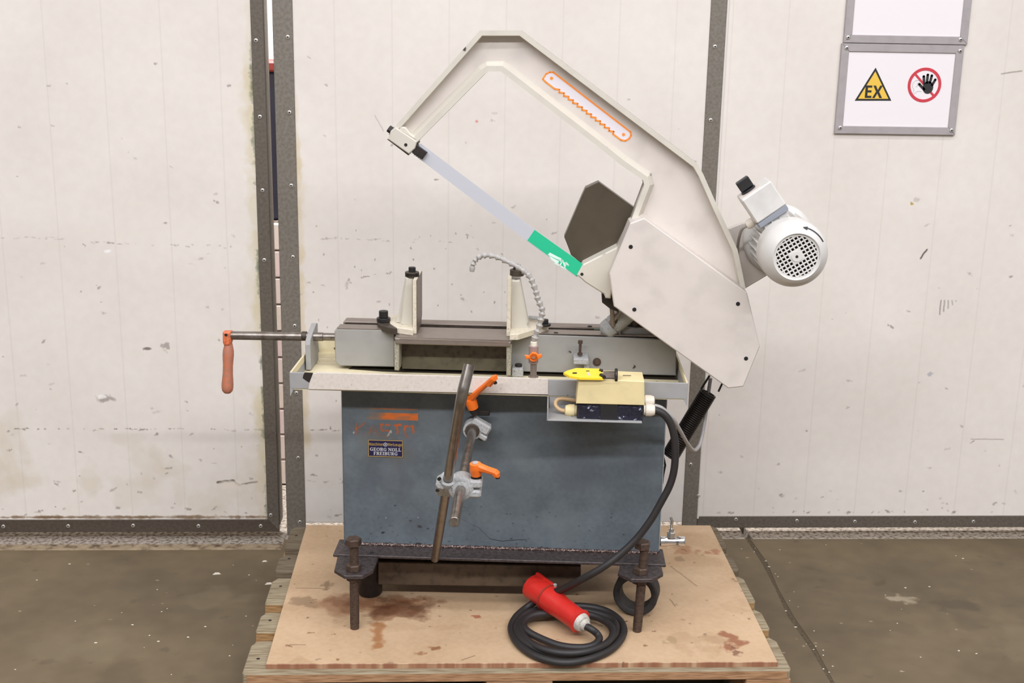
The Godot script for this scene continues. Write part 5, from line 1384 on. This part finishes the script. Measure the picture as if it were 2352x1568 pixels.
func box_(t: Node3D) -> void:
	# sheet bracket under the tray edge
	var br := P("box_bracket", G.new().prism(PackedVector2Array([Vector2(0.1076, 0.7087), Vector2(0.3181, 0.7086), Vector2(0.3176, 0.6762), Vector2(0.1083, 0.6803)]), 0.0805, 0.0835).box(Vector3(0.206, 0.6815, 0.123), Vector3(0.205, 0.003, 0.085), 0.0006).box(Vector3(0.1045, 0.695, 0.123), Vector3(0.003, 0.03, 0.085), 0.0006), m.traygrey, t, "thin grey sheet bracket")
	P("bracket_bolt", G.new().at(along(Vector3(0.213, 0.676, 0.13), Vector3.UP)).cyl(0.003, -0.008, 0.004, 10), m.darker, br)
	# cream cover of the switch box
	var cv := P("switch_cover", G.new().prism(PackedVector2Array([Vector2(0.1689, 0.7753), Vector2(0.31, 0.7728), Vector2(0.3133, 0.7186), Vector2(0.1651, 0.7184)]), 0.086, 0.158, 0.0015), m.creambox, t, "cream metal box cover")
	P("staple_mark", G.new().box(Vector3(0.2742, 0.7765, 0.1284), Vector3(0.018, 0.0012, 0.0015)), m.dark, cv)
	# black foil-wrapped lower part
	var bl := P("foil_wrapped_box", G.new().prism(PackedVector2Array([Vector2(0.1671, 0.7165), Vector2(0.3099, 0.7176), Vector2(0.3106, 0.6791), Vector2(0.1681, 0.6819)]), 0.088, 0.155, 0.004), m.foil, t, "lower part wrapped in shiny black foil")
	P("black_band", G.new().prism(PackedVector2Array([Vector2(0.2178, 0.7174), Vector2(0.2553, 0.7175), Vector2(0.2568, 0.68), Vector2(0.2191, 0.6809)]), 0.09, 0.1565), m.black, bl)
	# glands and short leads
	var g1: Vector3 = Vector3(0.1674, 0.6922, 0.125)
	var gp := PackedVector2Array([Vector2(0, 0), Vector2(0.012, 0), Vector2(0.012, 0.004), Vector2(0.0145, 0.0045), Vector2(0.0145, 0.016), Vector2(0.0118, 0.024), Vector2(0.006, 0.026), Vector2(0, 0.026)])
	P("cable_gland", G.new().at(along(g1, Vector3(-1, 0, 0))).lathe(gp, 8), m.creambox, bl)
	P("lead", G.new().tube(smooth([Vector3(0.1445, 0.6905, 0.125), Vector3(0.1301, 0.6941, 0.125), Vector3(0.1213, 0.7023, 0.12), Vector3(0.124, 0.7103, 0.11), Vector3(0.1384, 0.7106, 0.1), Vector3(0.1686, 0.7033, 0.09)], 6), 0.0044, 10), m.cabletan, bl)
	var g2: Vector3 = Vector3(0.3137, 0.6983, 0.125)
	P("cable_gland", G.new().at(along(g2, Vector3(1, 0, 0))).lathe(gp, 8), m.whiteplastic, bl)
	P("cable_gland", G.new().at(along(g2 + Vector3(0, 0.012, -0.026), Vector3(1, 0, 0))).lathe(gp, 8), m.whiteplastic, bl)
	P("control_lead", G.new().tube(smooth([Vector3(0.3364, 0.7011, 0.1), Vector3(0.3559, 0.6956, 0.1), Vector3(0.382, 0.67, 0.09), Vector3(0.4012, 0.6351, 0.06), Vector3(0.4268, 0.584, 0), Vector3(0.4471, 0.5489, -0.05), Vector3(0.4602, 0.5387, -0.08), Vector3(0.4721, 0.5507, -0.1), Vector3(0.4814, 0.5937, -0.12), Vector3(0.4873, 0.6563, -0.13), Vector3(0.4909, 0.7019, -0.13)], 8), 0.0046, 10), m.cablegrey, t)
	# yellow sliding tab with spring wires on top of the box
	var yt := P("yellow_tab", G.new().slab(PackedVector2Array([Vector2(0.1363, -0.1333), Vector2(0.143, -0.1188), Vector2(0.1643, -0.0939), Vector2(0.2169, -0.0941), Vector2(0.2162, -0.1117), Vector2(0.2205, -0.1252), Vector2(0.217, -0.1427), Vector2(0.2218, -0.1659), Vector2(0.1696, -0.1675), Vector2(0.1483, -0.1561)]), 0.7755, 0.781, 0.0008), m.yellow, t, "bright yellow pointed plastic tab")
	P("slot", G.new().slab(PackedVector2Array([Vector2(0.156, -0.1322), Vector2(0.1655, -0.1313), Vector2(0.1653, -0.1417), Vector2(0.1559, -0.1426)]), 0.7808, 0.7814).slab(PackedVector2Array([Vector2(0.1857, -0.1154), Vector2(0.1933, -0.1147), Vector2(0.1931, -0.1199), Vector2(0.1856, -0.1207)]), 0.7808, 0.7814), m.hole, yt)
	P("patch", G.new().slab(PackedVector2Array([Vector2(0.1872, -0.1292), Vector2(0.1929, -0.1287), Vector2(0.1941, -0.1525), Vector2(0.1876, -0.1532)]), 0.7808, 0.7813), m.panel, yt)
	P("rollers", G.new().tube([Vector3(0.2152, 0.782, 0.1119), Vector3(0.2217, 0.782, 0.1148)], 0.0035, 8).tube([Vector3(0.2167, 0.782, 0.1498), Vector3(0.2235, 0.782, 0.166)], 0.0042, 8), m.darker, yt)
	P("guide_wire", G.new().tube([Vector3(0.2219, 0.78, 0.1129), Vector3(0.2541, 0.78, 0.1133)], 0.0009, 6).tube([Vector3(0.2217, 0.78, 0.166), Vector3(0.2515, 0.78, 0.1665)], 0.0009, 6), m.darker, yt)
	P("slide_plate", G.new().slab(PackedVector2Array([Vector2(0.2241, -0.1074), Vector2(0.2527, -0.1046), Vector2(0.2523, -0.1527), Vector2(0.2241, -0.1554)]), 0.7748, 0.777), m.machined, yt)
	P("stop_disc", G.new().at(along(Vector3(0.2496, 0.781, 0.1465), Vector3(1, 0, 0))).cyl(0.0155, -0.003, 0.003, 20, 0.001), m.darker, yt)

func misc(t: Node3D) -> void:
	# small clamps on the bed front
	var lb := P("bed_lug", G.new().box(Vector3(0.0323, 0.7285, -0.06) + Vector3(0, -0.001, 0), Vector3(0.0265, 0.021, 0.04), 0.002), m.castgrey, t)
	P("lug_bolt", G.new().at(along(Vector3(0.0342, 0.736, -0.06), Vector3.UP)).cyl(0.0085, 0, 0.008, 16, 0.001), m.darker, lb)
	var bb := P("stop_bracket", G.new().box(Vector3(0.1784, 0.7612, -0.055) , Vector3(0.035, 0.014, 0.05), 0.002).box(Vector3(0.1922, 0.7434, -0.06), Vector3(0.012, 0.034, 0.03), 0.0015), m.castgrey, t)
	var bp: Vector3 = Vector3(0.1759, 0.7719, -0.05)
	P("stop_bolt", G.new().at(along(bp, Vector3.UP)).hexn(0.0062, 0, 0.005).cyl(0.0032, 0, 0.03, 12).hexn(0.0056, 0.027, 0.035, 0.0006), m.rust, bb)
	P("plug", G.new().at(along(Vector3(0.217, 0.7482, -0.0795), Vector3(0, 0, 1))).cyl(0.0098, -0.002, 0.0015, 20).at(along(Vector3(0.2174, 0.7481, -0.078), Vector3(0, 0, 1))).cyl(0.0062, 0, 0.003, 8, 0.001), m.rust, t)
	# feed damper and pivot below the cover
	P("pivot_block", G.new().prism(PackedVector2Array([Vector2(0.2708, 0.8286), Vector2(0.3766, 0.8251), Vector2(0.3776, 0.8051), Vector2(0.2716, 0.8086)]), -0.15, -0.1, 0.002), m.bedgrey, t)
	var d0: Vector3 = Vector3(0.2366, 0.8182, -0.1)
	var d1: Vector3 = Vector3(0.2914, 0.8699, -0.1)
	var dm := P("feed_damper", G.new().at(along(d0, d1 - d0)).lathe(PackedVector2Array([Vector2(0, -0.012), Vector2(0.012, -0.009), Vector2(0.0225, 0.0), Vector2(0.0235, 0.006), Vector2(0.0235, 0.019), Vector2(0.0215, 0.0195), Vector2(0.0215, 0.022), Vector2(0.0235, 0.0225), Vector2(0.0235, 0.07), Vector2(0, 0.07)]), 28), m.castgrey, t)
	P("damper_rod", G.new().tube([Vector3(0.251, 0.8373, -0.075), Vector3(0.2453, 0.8902, -0.06)], 0.0055, 10).tube([Vector3(0.2447, 0.8434, -0.075), Vector3(0.2655, 0.872, -0.07)], 0.006, 10), m.machined, dm)
	P("damper_screw", G.new().at(along(Vector3(0.2538, 0.8481, -0.078), Vector3(0, 0, 1))).cyl(0.0075, -0.01, 0.003, 14, 0.001), m.dark, dm)
	P("pivot_shaft", G.new().tube([Vector3(0.2865, 0.8199, -0.12), Vector3(0.3476, 0.8268, -0.12)], 0.014, 14).tube([Vector3(0.2948, 0.8386, -0.1), Vector3(0.3251, 0.858, -0.11)], 0.012, 12), m.dark, t)
	P("slot_nut", G.new().box(Vector3(0.222, 0.808, -0.1398), Vector3(0.024, 0.012, 0.014), 0.001), M(C8(70, 84, 66), 0.5), t)
	# tension spring
	var s0: Vector3 = Vector3(0.485, 0.672, -0.11)
	var s1: Vector3 = Vector3(0.4015, 0.5075, -0.11)
	var ln := s0.distance_to(s1)
	var tf := along(s0, s1 - s0)
	var R := 0.0195
	var turns := 36
	var hp := []
	for i in turns * 14 + 1:
		var a := TAU * i / 14.0
		hp.append(tf * Vector3(cos(a) * R, ln * i / (turns * 14.0), sin(a) * R))
	var sp := P("tension_spring", G.new().tube(hp, 0.0023, 6), m.spring, t, "black coil tension spring")
	P("spring_hook", G.new().tube([hp[0], Vector3(0.4699, 0.6846, -0.11), Vector3(0.4857, 0.714, -0.11)], 0.0026, 8), m.spring, sp)
	P("spring_hook", G.new().tube([hp[hp.size() - 1], Vector3(0.392, 0.4861, -0.11), Vector3(0.3881, 0.4592, -0.11), Vector3(0.387, 0.4389, -0.11)], 0.0026, 8), m.spring, sp)
	P("spring_core", G.new().at(tf).cyl(0.0168, 0.004, ln - 0.004, 16), m.hole, sp)
	P("cover_pin", G.new().tube([Vector3(0.5031, 0.7216, -0.02), Vector3(0.4954, 0.7016, -0.02)], 0.0024, 8), m.darker, t)

func cable() -> void:
	var t := thing("power_cable", "black power cable with a red plug coiled on the hardboard in front of the saw", "cable", Vector3(-0.035, 0.156, -0.29), -0.0802851)
	offs[t] = Vector3(0, 0.156, 0)
	var r := 0.0084
	var path: Array = [Vector3(0.3375, 0.699, 0.125), Vector3(0.3559, 0.6916, 0.125), Vector3(0.372, 0.673, 0.125), Vector3(0.3831, 0.6412, 0.125), Vector3(0.388, 0.6009, 0.125), Vector3(0.3872, 0.5601, 0.125), Vector3(0.3794, 0.5239, 0.125), Vector3(0.3637, 0.4876, 0.126), Vector3(0.3405, 0.4409, 0.128), Vector3(0.3112, 0.3967, 0.13), Vector3(0.2753, 0.3597, 0.135), Vector3(0.2381, 0.33, 0.14), Vector3(0.1953, 0.2961, 0.13), Vector3(0.1535, 0.2505, 0.09), Vector3(0.1078, 0.2095, 0.05)]
	path.append_array([Vector3(0.0694, 0.178, 0.0434), Vector3(0.0421, 0.17, 0.0847), Vector3(0.0337, 0.166, 0.1352), Vector3(0.0517, 0.166, 0.2015), Vector3(0.0915, 0.166, 0.2538), Vector3(0.1488, 0.166, 0.2786), Vector3(0.2061, 0.166, 0.2615), Vector3(0.2607, 0.166, 0.2114), Vector3(0.2908, 0.166, 0.1386), Vector3(0.2858, 0.168, 0.0792), Vector3(0.253, 0.17, 0.0349), Vector3(0.2018, 0.172, 0.02), Vector3(0.1292, 0.175, 0.0333), Vector3(0.0761, 0.175, 0.0637), Vector3(0.0507, 0.172, 0.1032), Vector3(0.0483, 0.174, 0.1599), Vector3(0.0713, 0.172, 0.2114), Vector3(0.1201, 0.17, 0.2457), Vector3(0.1728, 0.17, 0.2499), Vector3(0.226, 0.172, 0.2286), Vector3(0.2629, 0.174, 0.1781), Vector3(0.2756, 0.172, 0.1197), Vector3(0.2593, 0.174, 0.0776), Vector3(0.2111, 0.176, 0.0541), Vector3(0.1445, 0.178, 0.0582), Vector3(0.0805, 0.178, 0.0847), Vector3(0.0554, 0.176, 0.1297), Vector3(0.0627, 0.176, 0.1832), Vector3(0.0968, 0.176, 0.2329), Vector3(0.1486, 0.177, 0.2565), Vector3(0.2012, 0.178, 0.2491), Vector3(0.2477, 0.178, 0.2107), Vector3(0.2657, 0.178, 0.1568), Vector3(0.2519, 0.178, 0.1074), Vector3(0.2104, 0.18, 0.0774), Vector3(0.1443, 0.182, 0.0794), Vector3(0.0866, 0.184, 0.096), Vector3(0.0623, 0.18, 0.1285), Vector3(0.0701, 0.178, 0.1619), Vector3(0.1001, 0.172, 0.1833), Vector3(0.1443, 0.168, 0.207), Vector3(0.1879, 0.168, 0.214), Vector3(0.2191, 0.17, 0.2057), Vector3(0.2333, 0.174, 0.1841), Vector3(0.2296, 0.18, 0.1713), Vector3(0.2175, 0.19, 0.1705), Vector3(0.2038, 0.194, 0.1626)])
	var cb := P("cord", G.new().tube(smooth(path, 6), r, 12), m.rubber, t)
	# red five-pin plug lying on the coil
	var a: Vector3 = Vector3(0.0794, 0.218, 0.0164)
	var b: Vector3 = Vector3(0.1922, 0.196, 0.1463)
	var ln := a.distance_to(b)
	var u: float = 1.0 / 1150.0
	var tf := along(b, a - b)
	var pl := P("plug", G.new().at(tf).lathe(PackedVector2Array([Vector2(0, 0), Vector2(0.026, 0), Vector2(0.0285, 0.002), Vector2(0.0285, 0.005), Vector2(0.0255, 0.0075), Vector2(0.0262, ln * 0.3), Vector2(0.0272, ln * 0.42), Vector2(0.0305, ln * 0.54), Vector2(0.031, ln * 0.66), Vector2(0.031, ln * 0.685), Vector2(0.0295, ln * 0.69), Vector2(0.0305, ln * 0.99), Vector2(0.0305, ln), Vector2(0.027, ln), Vector2(0.026, ln * 0.8), Vector2(0, ln * 0.8)]), 36), m.red, t, "red five-pin industrial plug")
	P("locking_ring", G.new().at(tf).lathe(PackedVector2Array([Vector2(0.0305, ln * 0.655), Vector2(0.0335, ln * 0.655), Vector2(0.0335, ln * 0.68), Vector2(0.0305, ln * 0.68)]), 36), m.reddark, pl)
	P("key_rib", G.new().at(tf).box(Vector3(0.0, ln * 0.85, 0.0) + Vector3(0.031, 0, -0.008), Vector3(0.007, ln * 0.34, 0.009), 0.001), m.red, pl)
	P("seam_bolt", G.new().at(tf).box(Vector3(0.029, ln * 0.665, -0.012), Vector3(0.012, 0.006, 0.008), 0.001), m.castgrey, pl)
	P("gland", G.new().at(tf).lathe(PackedVector2Array([Vector2(0, -0.022), Vector2(0.008, -0.022), Vector2(0.0125, -0.019), Vector2(0.014, -0.012), Vector2(0.019, -0.0105), Vector2(0.0215, -0.004), Vector2(0.0225, 0.002), Vector2(0, 0.002)]), 20), m.gland, pl)
	for i in 5:
		var an := TAU * i / 5.0
		P("pin", G.new().at(tf * Transform3D(Basis.IDENTITY, Vector3(cos(an) * 0.014, 0, sin(an) * 0.014))).cyl(0.003, ln * 0.8, ln * 0.97, 10), m.chrome, pl)
